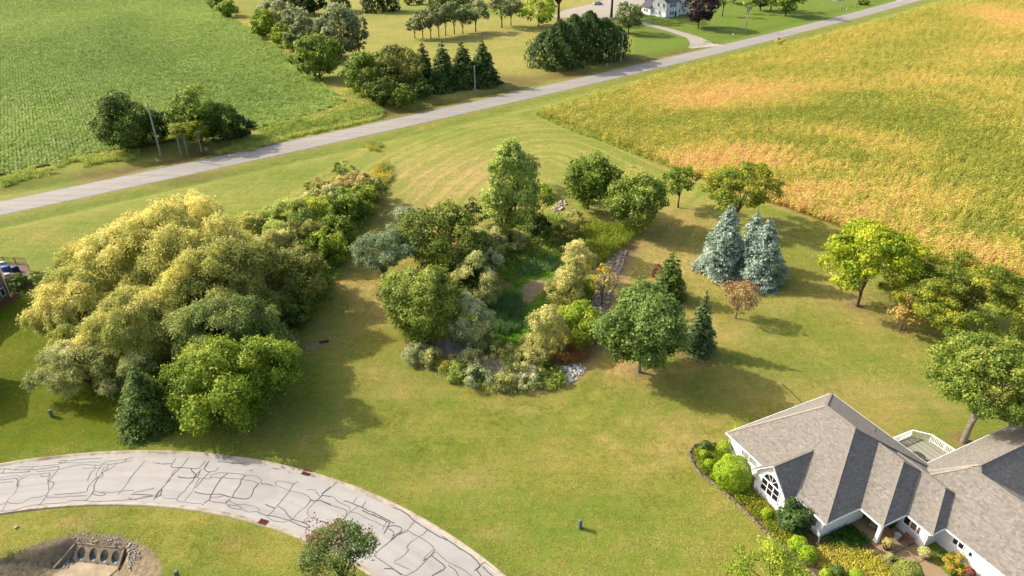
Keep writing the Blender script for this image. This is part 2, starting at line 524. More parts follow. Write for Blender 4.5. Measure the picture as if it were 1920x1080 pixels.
def trunk_mesh(name, r, h, base_r, zfork, tips, mat, nst=1, lean=0.0):
    m = MB()
    off = [(0, 0)] if nst == 1 else [(math.cos(2 * PI * k / nst + 1) * base_r * .8, math.sin(2 * PI * k / nst + 1) * base_r * .8) for k in range(nst)]
    tops = []
    for (ox, oy) in off:
        br = base_r / (1 if nst == 1 else 1.25)
        lx, ly = (ox * 3 + r.normal() * lean, oy * 3 + r.normal() * lean)
        top = Vector((ox + lx, oy + ly, zfork))
        m.tube([(ox * .6, oy * .6, -.35), (ox * .6, oy * .6, .08), (ox + lx * .3, oy + ly * .3, zfork * .5), top], [br * 1.55, br * 1.2, br * .92, br * .78], 8)
        tops.append((top, br * .72))
    for i, t in enumerate(tips):
        top, br = tops[i % len(tops)]
        t = Vector(t); s = top - Vector((0, 0, zfork * .25 * r.random()))
        mid = s.lerp(t, .5) + Vector((r.normal() * .05 * h, r.normal() * .05 * h, .05 * h))
        m.tube([s, s.lerp(mid, .5) + Vector((r.normal() * .02 * h, r.normal() * .02 * h, 0)), mid, t], [br * .75, br * .55, br * .36, br * .12], 5, cap=False)
    return m.mesh(name, mat, smooth=True)

# ================================================================== THE GROUND
def axis(a, b, s, far, grow=1.035, smax=2.6, lim=290):
    fine = list(np.arange(a, b + 1e-6, s))
    hi = []; p = b; q = s
    while p < lim: q = min(q * grow, smax); p += q; hi.append(p)
    while p < far: q *= 1.9; p += q; hi.append(p)
    lo = []; p = a; q = s
    while p > -lim: q = min(q * grow, smax); p -= q; lo.append(p)
    while p > -far: q *= 1.9; p -= q; lo.append(p)
    return np.array(lo[::-1] + fine + hi)
gx = axis(-58, 58, .45, 9000)
fy = list(np.arange(34, 100, .45)); p = fy[-1]; q = .45
while p < 440: q = min(q * 1.03, 2.4); p += q; fy.append(p)
while p < 12000: q *= 1.9; p += q; fy.append(p)
lo = []; p = 34; q = .45
while p > -60: q *= 1.15; p -= q; lo.append(p)
while p > -6000: q *= 1.9; p -= q; lo.append(p)
gy = np.array(lo[::-1] + fy)
GX, GY = np.meshgrid(gx, gy)
X = GX.ravel(); Y = GY.ravel()
Z = terr(X, Y)
PXY = np.c_[X, Y]
def blob(cx, cy, rx, ry, rot=0.0):
    """soft patch given where it lies in the survey photograph"""
    x0, y0 = gp(cx, cy)
    x1, _ = gp(cx + rx, cy); _, ya = gp(cx, cy - ry); _, yb = gp(cx, cy + ry)
    a = abs(x1 - x0); b = abs(ya - yb) / 2
    u = (X - x0) / a; w = (Y - y0) / b
    c, s = math.cos(rot), math.sin(rot)
    u, w = u * c + w * s, -u * s + w * c
    return np.exp(-(u * u + w * w))
off = road_off(X, Y)
n1 = fbm(X, Y, 14, 3); n2 = fbm(X + 500, Y, 5, 3); n3 = fbm(X, Y + 300, 30, 2)
OLIVE = np.array(A(168, 167, 78)[:3]); TAN = np.array(A(206, 182, 118)[:3]); LUSH = np.array(A(122, 136, 14)[:3])
GREEN = np.array(A(140, 160, 62)[:3]); LIME = np.array(A(166, 174, 84)[:3]); HAY = np.array(A(196, 186, 104)[:3]); WEED = np.array(A(120, 140, 52)[:3])
BROWN = np.array(A(140, 118, 82)[:3])
col = np.repeat(OLIVE[None], len(X), 0)
def tint(c, f):
    global col
    f = np.clip(f, 0, 1)[:, None]
    col = col * (1 - f) + c[None] * f
tint(GREEN, sstep(.45, .7, n1) * .75)
tint(TAN, sstep(.56, .78, n2) * .38 * sstep(.35, .6, n3))
# meadow between the trees and the county road
tint(LIME, sstep(108, 135, Y) * (off < 0) * .8)
for b in [(1190, 470, 70, 90), (1170, 620, 60, 70), (1320, 500, 60, 45), (1290, 420, 80, 30), (1570, 560, 80, 40), (1690, 600, 70, 35), (690, 545, 55, 40), (730, 575, 40, 40), (860, 330, 120, 40), (780, 395, 60, 30), (1150, 690, 50, 40), (1600, 720, 160, 70), (1330, 610, 60, 30)]:
    tint(TAN, blob(*b) * .62)
for b in [(760, 735, 90, 14), (700, 700, 60, 14), (1130, 822, 16, 9), (1160, 838, 18, 9), (915, 758, 20, 8), (1330, 830, 60, 30), (1240, 870, 30, 20), (1470, 750, 30, 12), (1220, 690, 90, 16), (1300, 790, 60, 20), (905, 1000, 50, 16), (870, 900, 60, 20), (990, 770, 40, 12), (1270, 830, 40, 16), (1410, 545, 60, 14), (1335, 505, 50, 12), (1610, 610, 60, 14), (640, 540, 30, 30)]:
    tint(TAN, blob(*b) * .62)
for b in [(560, 900, 60, 30), (760, 850, 120, 30), (980, 960, 120, 40), (1200, 760, 110, 22), (1180, 960, 90, 40), (680, 810, 90, 30), (1120, 735, 70, 14), (1580, 680, 90, 30), (590, 750, 110, 45), (820, 680, 70, 50), (1460, 690, 90, 35), (1010, 800, 130, 40), (700, 880, 60, 25), (1420, 930, 60, 45), (1100, 770, 60, 20), (840, 755, 60, 18), (1500, 600, 80, 25), (540, 330, 100, 20), (860, 250, 120, 16), (1640, 690, 80, 30)]:
    tint(GREEN * .95, blob(*b) * .6)
# the neighbour's well watered lawn
LAWN2 = poly([(-400, 500), (60, 545), (130, 600), (250, 700), (262, 830), (255, 848), (100, 858), (-400, 930)])
s2 = sdf(PXY, LAWN2)
tint(LUSH, sstep(-1.5, 1.0, s2 + (n2 - .5) * 3))
# lawn inside the bend of the street
rr = np.hypot(X - RES_C[0], Y - RES_C[1])
tint(GREEN * .92, (rr < RES_RI) * sstep(.35, .6, n1) * .8)
tint(TAN * .8, (rr < RES_RI) * sstep(.5, .75, n2) * .7)
tint(GREEN * .9, ((rr > RES_RO) & (rr < RES_RO + 4)) * np.exp(-((rr - RES_RO - .8) / 1.2) ** 2) * .6)
# verges of the county road
ao = np.abs(off)
tint(LIME * .98, np.exp(-((ao - 6.5) / 2.5) ** 2) * .8)
tint(GREEN * .85, np.exp(-((ao - 8.5) / 1.6) ** 2) * (off < 0) * (X < 0) * .7)
tint(TAN * .9, np.exp(-((ao - 3.7) / .5) ** 2) * .8)
# beyond the road
farside = (off > 4)
tint(HAY, farside * sstep(6, 16, off) * sstep(-95, -60, X - (Y - 230) * -.15) * .9)
tint(LIME, farside * sstep(.5, .72, n1) * .5)
HOMELAWN = poly([(1170, 110), (1180, 70), (1100, 40), (1180, 0), (1240, -20), (1900, -60), (1700, 5), (1450, 66), (1330, 90), (1300, 100)])
tint(np.array(A(126, 156, 56)[:3]), sstep(-4, 4, sdf(PXY, HOMELAWN)) * .85)
tint(np.array(A(120, 160, 60)[:3]), blob(860, 20, 160, 10) * .8)
for b in [(300, 330, 110, 10), (420, 285, 90, 9), (720, 215, 80, 10), (1180, 112, 60, 8), (950, 150, 70, 9), (1070, 140, 60, 8), (180, 330, 40, 9)]:
    tint(BROWN, blob(*b) * .85)
for b in [(60, 345, 120, 10), (330, 340, 60, 4), (600, 222, 110, 16), (680, 185, 40, 14)]:
    tint(WEED, blob(*b) * .7)
for x0, x1, o0, o1 in ((-92, -42, 5.2, 10.5), (-30, 12, 5.5, 10), (35, 80, 5.0, 10.5)):
    tint(BROWN, sstep(o0, o0 + 1, off + (n2 - .5) * 2) * sstep(o1, o1 - 2, off + (n2 - .5) * 3) * sstep(x0, x0 + 8, X) * sstep(x1, x1 - 8, X) * (.35 + .65 * sstep(.35, .55, n2)))
# crop ground
SOY = np.array([gp(*p) for p in [(-500, 440), (-200, 372), (0, 331), (110, 307), (200, 285), (330, 266), (480, 243), (560, 224), (618, 204), (648, 193), (636, 182), (600, 152), (545, 107), (500, 73), (470, 53), (428, 33), (398, 14), (388, 2)]] + [(-152, 400), (-152, 440), (-420, 440), (-420, 100)])
CORN = np.array([gp(1006, 216), gp(1150, 270), gp(1280, 321), gp(1430, 374), gp(1560, 419), gp(1750, 493), gp(1935, 530), gp(2150, 590), (190, 70), (430, 70), (430, 440)] + [gp(*p, 2.0) for p in [(1755, 6), (1680, 28), (1560, 58), (1450, 83), (1330, 113), (1200, 148), (1060, 190)]])
ssoy = sdf(PXY, SOY); scorn = sdf(PXY, CORN)
tint(np.array(A(110, 128, 50)[:3]), sstep(-.8, .8, ssoy))
tint(np.array(A(150, 126, 70)[:3]), sstep(-.5, .8, scorn))
tint(TAN * .95, np.exp(-((scorn + 1.3) / .9) ** 2) * (Y < 150) * .6)
tint(GREEN, np.exp(-((scorn + 3.2) / 1.4) ** 2) * (Y < 215) * .7)
# stripes left by the mower: distance to the mower's path round the pond
PATH = poly([(600, 640), (645, 560), (690, 480), (735, 405), (800, 340), (880, 292), (970, 262), (1090, 262), (1230, 320)])
PATH2 = [PATH[0]]
for i in range(len(PATH) - 1):
    for k in range(1, 7):
        t = k / 6
        a0 = PATH[max(i - 1, 0)]; a1 = PATH[i]; a2 = PATH[i + 1]; a3 = PATH[min(i + 2, len(PATH) - 1)]
        PATH2.append(.5 * (2 * a1 + (a2 - a0) * t + (2 * a0 - 5 * a1 + 4 * a2 - a3) * t * t + (3 * a1 - a0 - 3 * a2 + a3) * t ** 3))
stripe = np.zeros(len(X)); smask = np.zeros(len(X))
nb = (Y > 60) & (Y < 230) & (np.abs(X) < 110) & (off < 0)
stripe[nb] = sdf(PXY[nb], np.array(PATH2), closed=False)
PR = poly([(1075, 760), (1150, 660), (1180, 570), (1205, 480), (1250, 412), (1330, 350)])
nr = (Y > 55) & (Y < 150) & (X > 4) & (X < 70) & (off < 0)
s2_ = sdf(PXY[nr], PR, closed=False); use = s2_ < np.where(nb[nr], stripe[nr], 99)
ii = np.where(nr)[0][use]; stripe[ii] = s2_[use] * .8 + 40
m2_ = np.zeros(len(X)); m2_[ii] = .75 * np.exp(-(s2_[use] / 9) ** 2)
smask[nb] = np.exp(-(stripe[nb] / 30) ** 2) * sstep(-3, -8, off[nb]) * sstep(80, 100, Y[nb])
BED_UV = [(-.6, .6), (-1.6, -.8), (-2.0, -2.3), (-1.3, -3.6), (.3, -4.4), (2.0, -4.6), (3.7, -4.2), (5.2, -3.9), (7.8, -3.85), (9.6, -3.8), (11.4, -3.75), (13.4, -3.55), (15.6, -3.3), (18.0, -3.1), (21, -3.0), (23, -2.5), (23, 4.6), (20.6, 5.2), (19.2, 5.6), (16.2, 4.9), (13.3, 4.6), (13.4, .4), (.3, .4)]
HO = np.array([23.13, 58.04]); HU = np.array([.432, -.902]); HV = np.array([.902, .432])
HANG = math.atan2(HU[1], HU[0])
def huv(u_, v_): return HO + HU * u_ + HV * v_
BED = np.array([huv(*p) for p in BED_UV])
inn = (Y < 110) & (np.abs(X) < 70)
def sd_attr(Q):
    s = np.full(len(X), -30.); s[inn] = sdf(PXY[inn], Q); return s
sbed = sd_attr(BED); sdirt = sd_attr(DIRT)
BARE = poly([(1108, 560), (1130, 510), (1165, 470), (1200, 455), (1195, 480), (1165, 530), (1145, 590), (1130, 640), (1110, 680), (1080, 715), (1040, 735), (930, 738), (850, 715), (800, 690), (770, 668), (760, 640), (850, 650), (1000, 690), (1080, 660)])
sbare = sd_attr(BARE)
rings = np.full(len(X), -30.)
for (px, py, rd) in [(1305, 668, 2.3), (1606, 573, 1.6), (1198, 698, .9), (1380, 597, .6), (1370, 520, 3.0), (1805, 826, 1.2), (720, 545, 1.2), (1687, 617, .8), (1252, 566, .9), (1425, 538, 1.9), (590, 648, 1.0)]:
    x0, y0 = gp(px, py); rings = np.maximum(rings, rd - np.hypot(X - x0, Y - y0))
sbare = np.maximum(sbare, rings * 1.0)
smask = np.maximum(smask, m2_)
gi = np.arange(len(X)).reshape(GX.shape)
F = np.stack([gi[:-1, :-1], gi[:-1, 1:], gi[1:, 1:], gi[1:, :-1]], -1).reshape(-1, 4)
t = NT('lawn_grass'); p = t.pos()
c = t.attr('gcol').outputs['Color']
fine = t.noise(p, 5.5, 5, .75)
mid = t.noise(p, 1.1, 4, .65)
m3 = t.noise(p, .42, 4, .7)
cl = t.noise(p, 2.3, 4, .7)
mow = t.noise(t.scalev(p, (.05, 1.1, 1), math.radians(62)), 1.0, 3, .6)
big = t.noise(p, .17, 3, .6)
trail = t.noise(t.scalev(p, (.10, .9, 1), math.radians(-12)), 1.0, 4, .6)
c = t.mix(t.mapr(mid, .35, .72), c, t.mix(1.0, c, (1.32, 1.14, 1.15, 1), 'MULTIPLY'))
c = t.mix(t.mapr(big, .40, .70), c, t.mix(1.0, c, (.86, .95, .82, 1), 'MULTIPLY'))
c = t.mix(t.mapr(trail, .46, .70, 0, .5), c, t.mix(1.0, c, (1.18, 1.08, 1.2, 1), 'MULTIPLY'))
c = t.mix(t.mapr(m3, .47, .66, 0, .8), c, t.mix(1.0, c, (.80, .92, .76, 1), 'MULTIPLY'))
c = t.mix(t.mapr(m3, .46, .30, 0, .7), c, t.mix(1.0, c, (1.22, 1.06, 1.3, 1), 'MULTIPLY'))
c = t.mix(t.mapr(cl, .56, .70, 0, .75), c, t.mix(1.0, c, (.50, .62, .42, 1), 'MULTIPLY'))
c = t.mix(t.mapr(cl, .44, .32, 0, .6), c, t.mix(1.0, c, (1.40, 1.26, 1.5, 1), 'MULTIPLY'))
c = t.mix(t.mapr(mow, .46, .55, 0, .42), c, t.mix(1.0, c, (.80, .90, .72, 1), 'MULTIPLY'))
c = t.mix(t.mapr(fine, .34, .66), t.mix(1.0, c, (.54, .60, .50, 1), 'MULTIPLY'), t.mix(1.0, c, (1.40, 1.32, 1.3, 1), 'MULTIPLY'))
sv = t.attr('stripe').outputs['Fac']
cv_ = t.node('ShaderNodeCombineXYZ'); t.lk(sv, cv_.inputs[0]); t.lk(t.math('MULTIPLY', big, 2.2), cv_.inputs[1])
wv = t.noise(cv_.outputs[0], .55, 1, .5)
sm = t.math('MULTIPLY', t.attr('smask').outputs['Fac'], t.mapr(wv, .46, .56))
c = t.mix(t.math('MULTIPLY', sm, .80), c, t.mix(1.0, c, (1.45, 1.22, 1.6, 1), 'MULTIPLY'))
edge = t.math('MULTIPLY', t.math('SUBTRACT', t.noise(p, 1.7, 5, .7), .5), 1.5)
def zone(c, an, c1, c2, sc, w=.25):
    e = t.math('ADD', t.attr(an).outputs['Fac'], edge)
    k = t.mix(t.mapr(t.noise(p, sc, 6, .8), .35, .65), c1, c2)
    return t.mix(t.mapr(e, -w, w), c, k)
c = zone(c, 'sbare', A(205, 175, 125), A(120, 98, 70), 2.2, .9)
c = zone(c, 'sdirt', A(196, 176, 142), A(122, 104, 78), 2.6)
c = zone(c, 'sbed', A(166, 140, 104), A(92, 80, 52), 3.0, .1)
t.col(c); t.b.inputs['Roughness'].default_value = .9; t.b.inputs['Specular IOR Level'].default_value = .12
t.bump(t.math('ADD', t.math('MULTIPLY', fine, .6), t.math('MULTIPLY', mid, .5)), .55, .16)
GRASS = t.m
me = new_mesh('ground', np.c_[X, Y, Z], F, GRASS, {'gcol': ('FLOAT_COLOR', np.c_[col, np.ones(len(X))]), 'stripe': ('FLOAT', stripe), 'smask': ('FLOAT', smask), 'sbed': ('FLOAT', sbed), 'sdirt': ('FLOAT', sdirt), 'sbare': ('FLOAT', sbare)}, smooth=True)
ground = link('ground', me, kind='structure', label='wide mown lawn, meadow and field ground of green and straw coloured grass')

def sheet(name, Q, dz, mat, label, step=2.0, kind='structure', zfix=None):
    """flat sheet over polygon Q lying on the terrain"""
    bm = bmesh.new()
    vs = [bm.verts.new((a, b, 0)) for a, b in Q]
    bm.faces.new(vs)
    x0, y0 = Q.min(0); x1, y1 = Q.max(0)
    for k in np.arange(x0 + step, x1, step):
        bmesh.ops.bisect_plane(bm, geom=bm.verts[:] + bm.edges[:] + bm.faces[:], plane_co=(k, 0, 0), plane_no=(1, 0, 0))
    for k in np.arange(y0 + step, y1, step):
        bmesh.ops.bisect_plane(bm, geom=bm.verts[:] + bm.edges[:] + bm.faces[:], plane_co=(0, k, 0), plane_no=(0, 1, 0))
    co_ = np.array([v.co[:] for v in bm.verts])
    zz = (terr(co_[:, 0], co_[:, 1]) if zfix is None else np.full(len(co_), zfix)) + dz
    for v, z_ in zip(bm.verts, zz): v.co.z = z_
    bmesh.ops.recalc_face_normals(bm, faces=bm.faces[:])
    me = bpy.data.meshes.new(name); bm.to_mesh(me); bm.free(); me.materials.append(mat)
    return link(name, me, None, label, None, None, kind)
def strip(V_rows, name, mat, parent=None, label=None, kind=None):
    """rows of points -> surface"""
    R = np.array(V_rows); a, b = R.shape[:2]
    g_ = np.arange(a * b).reshape(a, b)
    F = np.stack([g_[:-1, :-1], g_[1:, :-1], g_[1:, 1:], g_[:-1, 1:]], -1).reshape(-1, 4)
    return link(name, new_mesh(name, R.reshape(-1, 3), F, mat), parent, label, None, None, kind)

# ------------------------------------------------------------------ county road
t = NT('county_asphalt'); p = t.pos()
ang = math.atan2(.81, 1)
al = t.scalev(p, (.02, .8, 1), -ang)
k = t.mix(t.mapr(t.noise(al, 1.0, 5, .7), .35, .65), A(184, 179, 171), A(210, 204, 194))
k = t.mix(t.mapr(t.noise(p, 4.0, 5, .7), .3, .7, 0, .35), k, A(160, 156, 150))
t.col(k); t.b.inputs['Roughness'].default_value = .85
xs = np.arange(-330, 420, 3.0)
rows = []
def road_pt(x, o, z):
    m = 2 * RK[0] * x + RK[1]; L = math.sqrt(1 + m * m)
    return (x - m / L * o, road_y(x) + o / L, z)
county_road = strip([[road_pt(x, o, .03 + .06 * (1 - abs(o) / 3.5)) for o in (-3.45, -1.7, -.16, 0, .16, 1.7, 3.45)] for x in xs], 'county_road', t.m, label='straight grey asphalt county road crossing between the fields', kind='structure')
strip([[road_pt(x, o, .098) for o in (-.17, .17)] for x in xs], 'centre_line', plain('yellow_road_paint', A(232, 190, 84), .7, .25, 1.5), county_road, kind='structure')
for s_ in (-1, 1):
    strip([[road_pt(x, s_ * (3.4 + d) + .12 * math.sin(x * .9 + s_) * (d > .1), .026 - d * .03) for d in (0, .55)] for x in xs], 'road_shoulder', plain('gravel_shoulder', A(186, 166, 128), .9, .25, 1.2), label='thin gravel shoulder along the %s edge of the county road' % ('field' if s_ < 0 else 'far'), kind='structure')

# ------------------------------------------------------------------ residential street
t = NT('worn_asphalt'); p = t.pos()
k = t.mix(t.mapr(t.noise(p, .5, 5, .65), .3, .7), A(212, 205, 195), A(226, 219, 207))
k = t.mix(t.mapr(t.noise(p, 9.0, 4, .7), .3, .7, 0, .3), k, A(190, 185, 178))
sx = t.node('ShaderNodeSeparateXYZ'); t.lk(p, sx.inputs[0])
dx_ = t.math('SUBTRACT', sx.outputs[0], float(RES_C[0])); dy_ = t.math('SUBTRACT', sx.outputs[1], float(RES_C[1]))
rr_n = t.math('SQRT', t.math('ADD', t.math('MULTIPLY', dx_, dx_), t.math('MULTIPLY', dy_, dy_)))
an_n = t.math('ARCTAN2', dy_, dx_)
cb = t.node('ShaderNodeCombineXYZ'); t.lk(t.math('MULTIPLY', rr_n, 1.1), cb.inputs[0]); t.lk(t.math('MULTIPLY', an_n, 2.5), cb.inputs[1])
k = t.mix(t.mapr(t.noise(cb.outputs[0], 1.0, 5, .65), .46, .66, 0, .45), k, A(184, 178, 172))
k = t.mix(t.mapr(t.noise(p, .16, 3, .55), .56, .60, 0, .22), k, A(180, 172, 164))
t.col(k); t.b.inputs['Roughness'].default_value = .85
t.bump(t.noise(p, 14, 3), .2, .01)
ph = np.radians(np.arange(28, 172, .8))
def arc(r, a, z): return (RES_C[0] + r * math.cos(a), RES_C[1] + r * math.sin(a), z)
street = strip([[arc(r, a, .03 + .05 * (1 - abs(r - 52.8) / 3.9)) for r in (49.3, 50.5, 52, 53.5, 55, 56.0)] for a in ph], 'residential_street', t.m, label='pale curving residential street crossed by dark sealed cracks', kind='structure')
t = NT('kerb_concrete'); p = t.pos()
k = t.mix(t.mapr(t.noise(p, .8, 6, .75), .48, .70), A(228, 214, 190), A(168, 140, 110))
k = t.mix(t.mapr(t.noise(p, .25, 3, .6), .55, .68, 0, .8), k, A(150, 122, 98))
t.col(k)
KERB = t.m
strip([[arc(r, a, z) for r, z in ((55.85, .034), (56.25, .026), (56.36, .125), (56.52, .13), (56.58, -.1))] for a in ph], 'kerb', KERB, label='stained concrete kerb along the outside of the street bend', kind='structure')
strip([[arc(r, a, z) for r, z in ((49.45, .036), (49.1, .028), (49.0, .125), (48.82, .13), (48.76, -.1))] for a in ph], 'kerb', KERB, label='concrete kerb along the inside of the street bend', kind='structure')

# crack sealer: drawn from the photograph in three enlarged views
CR = []
def view(ox, oy, k, lines):
    for l in lines: CR.append([gp(ox + a / k, oy + b / k, .06) for a, b in l])
view(0, 820, 6, [
    [(-60, 770), (60, 740), (100, 690), (165, 630), (200, 550), (235, 460), (330, 375), (375, 330)], [(20, 825), (80, 720)], [(-40, 360), (60, 352), (165, 368), (300, 362), (420, 360), (560, 340), (660, 328), (650, 365), (570, 470), (545, 500), (600, 500), (595, 550), (550, 600), (510, 680), (440, 765)],
    [(165, 368), (215, 335), (340, 332), (470, 322), (660, 302), (760, 262), (680, 264), (665, 285), (770, 285), (800, 262), (960, 245), (1150, 230)], [(770, 285), (900, 285), (1040, 275), (1130, 278)], [(20, 405), (60, 352)], [(-40, 405), (120, 400), (300, 388), (340, 388)],
    [(-40, 465), (100, 440), (190, 432), (235, 450)], [(-40, 485), (120, 470), (195, 462), (190, 540), (215, 552)], [(-40, 525), (80, 502), (160, 502)], [(235, 480), (320, 425), (460, 415), (460, 440), (545, 440), (560, 400), (470, 410)], [(560, 400), (560, 450), (540, 470), (545, 590)],
    [(415, 388), (650, 365), (830, 318), (950, 308), (1080, 315), (1130, 310), (1200, 270), (1300, 262), (1420, 245), (1500, 222)], [(920, 348), (1060, 342), (1070, 310)], [(1060, 345), (1115, 350), (1170, 300), (1230, 305), (1310, 295), (1400, 275), (1490, 255)], [(1400, 275), (1425, 240)],
    [(985, 497), (1015, 410), (1070, 360)], [(1085, 450), (1085, 400), (1140, 330)], [(1140, 400), (1170, 340), (1215, 320), (1210, 350), (1150, 410), (1165, 430), (1120, 455)], [(1310, 300), (1250, 350), (1180, 380), (1120, 430), (1000, 545), (985, 595), (960, 612), (820, 630), (610, 645)], [(1110, 450), (1060, 540), (1055, 600), (1010, 665), (950, 715)],
    [(1055, 600), (1080, 610), (1185, 632), (1150, 655), (1060, 640), (1040, 610)], [(1630, 260), (1560, 350), (1480, 440), (1400, 560), (1325, 645)], [(1140, 610), (1230, 622), (1370, 605), (1505, 597)], [(1500, 620), (1600, 605), (1735, 572)], [(1715, 288), (1780, 290), (1830, 302), (1925, 294)],
    [(75, 720), (120, 740), (240, 742), (340, 680), (440, 672), (520, 645)], [(520, 668), (700, 675), (780, 662), (990, 655)], [(-20, 830), (160, 815), (330, 770), (470, 750), (740, 735), (780, 715), (940, 708), (1080, 720), (1300, 710), (1530, 695), (1650, 675), (1810, 650)],
    [(1480, 640), (1620, 645), (1720, 655)], [(1440, 680), (1530, 700), (1600, 670), (1700, 660)], [(1920, 470), (1830, 570), (1720, 700)], [(1820, 580), (1800, 660), (1745, 660), (1820, 575)]])
view(300, 820, 6, [
    [(20, 645), (60, 685), (180, 692), (200, 720), (290, 725), (360, 742), (460, 748), (485, 765)], [(125, 295), (20, 300), (-30, 290)], [(180, 235), (125, 330), (230, 340), (350, 350), (440, 348), (510, 262)], [(325, 222), (240, 335), (135, 435), (60, 530), (0, 600), (-60, 690)], [(220, 340), (150, 385), (135, 440)],
    [(205, 440), (230, 452), (360, 458), (410, 430), (360, 380), (355, 352)], [(555, 262), (500, 350), (460, 365), (415, 450), (370, 455)], [(550, 265), (505, 330), (515, 380), (560, 390), (620, 378), (660, 335)], [(380, 458), (370, 490), (300, 570), (290, 590), (230, 640), (185, 700)], [(460, 370), (375, 450)], [(440, 462), (400, 540), (350, 630), (290, 690), (280, 715)], [(560, 390), (490, 460), (400, 570)],
    [(415, 455), (500, 462), (550, 468), (580, 430), (670, 398), (760, 405), (870, 408), (960, 425), (1060, 432), (1120, 460), (1140, 495), (1110, 522), (1040, 490), (940, 478), (920, 470), (760, 462), (690, 460), (600, 450), (560, 460)], [(760, 405), (690, 460), (600, 600), (565, 665), (560, 700), (490, 740)],
    [(960, 430), (915, 480), (900, 540), (840, 610), (815, 680)], [(1110, 525), (1050, 590), (1045, 620), (990, 690), (870, 685), (740, 660), (680, 640), (580, 640), (500, 640), (385, 612)], [(560, 675), (650, 670), (730, 655)], [(1140, 520), (1200, 525), (1270, 545)], [(545, 710), (620, 730), (735, 740), (745, 720), (795, 690), (780, 715), (740, 742), (800, 790), (900, 808), (915, 790), (870, 768), (770, 760)],
    [(780, 712), (860, 755), (960, 755), (1100, 795), (1115, 825), (1060, 835), (990, 842), (950, 820), (910, 800)], [(1100, 840), (1200, 880), (1290, 888), (1440, 930), (1480, 920)], [(650, 272), (760, 280), (860, 295), (940, 297)], [(1265, 297), (1370, 310), (1500, 335), (1580, 355), (1680, 408), (1770, 412), (1920, 445)], [(1268, 345), (1340, 360)],
    [(1500, 525), (1400, 500), (1320, 490), (1295, 530), (1340, 555), (1450, 595), (1560, 625), (1650, 655), (1695, 700), (1650, 770), (1590, 820), (1530, 870), (1490, 930)], [(1558, 488), (1500, 530), (1460, 600), (1410, 660), (1320, 770), (1240, 860), (1195, 885)], [(1180, 755), (1290, 795)], [(1330, 778), (1400, 820), (1440, 880), (1490, 925), (1600, 955), (1680, 995), (1665, 1020), (1560, 985), (1450, 930)],
    [(1195, 885), (1260, 930), (1380, 950), (1450, 930)], [(1650, 590), (1745, 590), (1760, 620), (1800, 670)], [(1920, 555), (1830, 630), (1820, 660), (1750, 720), (1690, 700)], [(1825, 655), (1920, 668)], [(1750, 722), (1670, 810), (1665, 870), (1700, 905), (1790, 940), (1860, 960), (1920, 1000)], [(1755, 720), (1800, 710), (1920, 755)]])
view(600, 880, 5.0526, [
    [(155, 120), (120, 160), (20, 240), (80, 250), (130, 265), (180, 310), (270, 355), (285, 400), (250, 440), (190, 500), (135, 560)], [(0, 295), (90, 335), (200, 370), (255, 395), (245, 435)], [(0, 487), (70, 510), (140, 565)], [(225, 305), (250, 300), (320, 330), (430, 375), (440, 390), (510, 410), (580, 450), (705, 510)], [(350, 262), (312, 325)], [(440, 305), (400, 355)], [(360, 350), (290, 405)],
    [(400, 388), (460, 420), (570, 462), (650, 505)], [(515, 415), (515, 440), (570, 465), (580, 445)], [(290, 405), (360, 420), (440, 465), (530, 500), (620, 548), (660, 510), (630, 500), (590, 575)], [(660, 510), (605, 610)], [(650, 545), (700, 532), (770, 550), (765, 590), (690, 635), (700, 600), (650, 560)], [(310, 465), (290, 510), (215, 590), (290, 620), (380, 680), (490, 740), (540, 785)],
    [(690, 360), (740, 375), (820, 420), (895, 490), (1020, 570), (1100, 620), (1220, 680), (1330, 750), (1450, 830), (1520, 910)], [(895, 490), (830, 570)], [(1160, 630), (1220, 678)], [(1020, 570), (940, 635), (830, 580), (800, 580), (690, 660), (540, 785), (520, 820), (610, 880), (700, 945), (800, 1005), (830, 1000), (920, 950), (1000, 865), (1080, 780), (1080, 750), (1020, 690), (940, 640)],
    [(830, 590), (740, 620), (670, 665)], [(930, 645), (860, 690), (820, 750), (840, 760), (790, 820), (705, 880), (740, 900), (850, 948)], [(1080, 765), (1050, 780), (990, 840), (1000, 855), (1060, 815), (1100, 780), (1150, 830), (1230, 890), (1340, 940), (1420, 1000), (1480, 1040)], [(1060, 820), (1120, 870), (1190, 930), (1130, 970), (1060, 1010)], [(1215, 905), (1290, 970), (1310, 1020)], [(610, 940), (690, 945), (770, 1000)], [(1460, 965), (1520, 910), (1560, 880), (1640, 940), (1740, 1005)], [(1520, 920), (1490, 950), (1530, 1020)], [(1540, 920), (1600, 980), (1640, 1010)], [(970, 865), (1000, 850)]])
V = []; F = []
rg = np.random.default_rng(11)
def street_z(x, y): return .03 + .05 * (1 - abs(math.hypot(x - RES_C[0], y - RES_C[1]) - 52.8) / 3.9) + .007
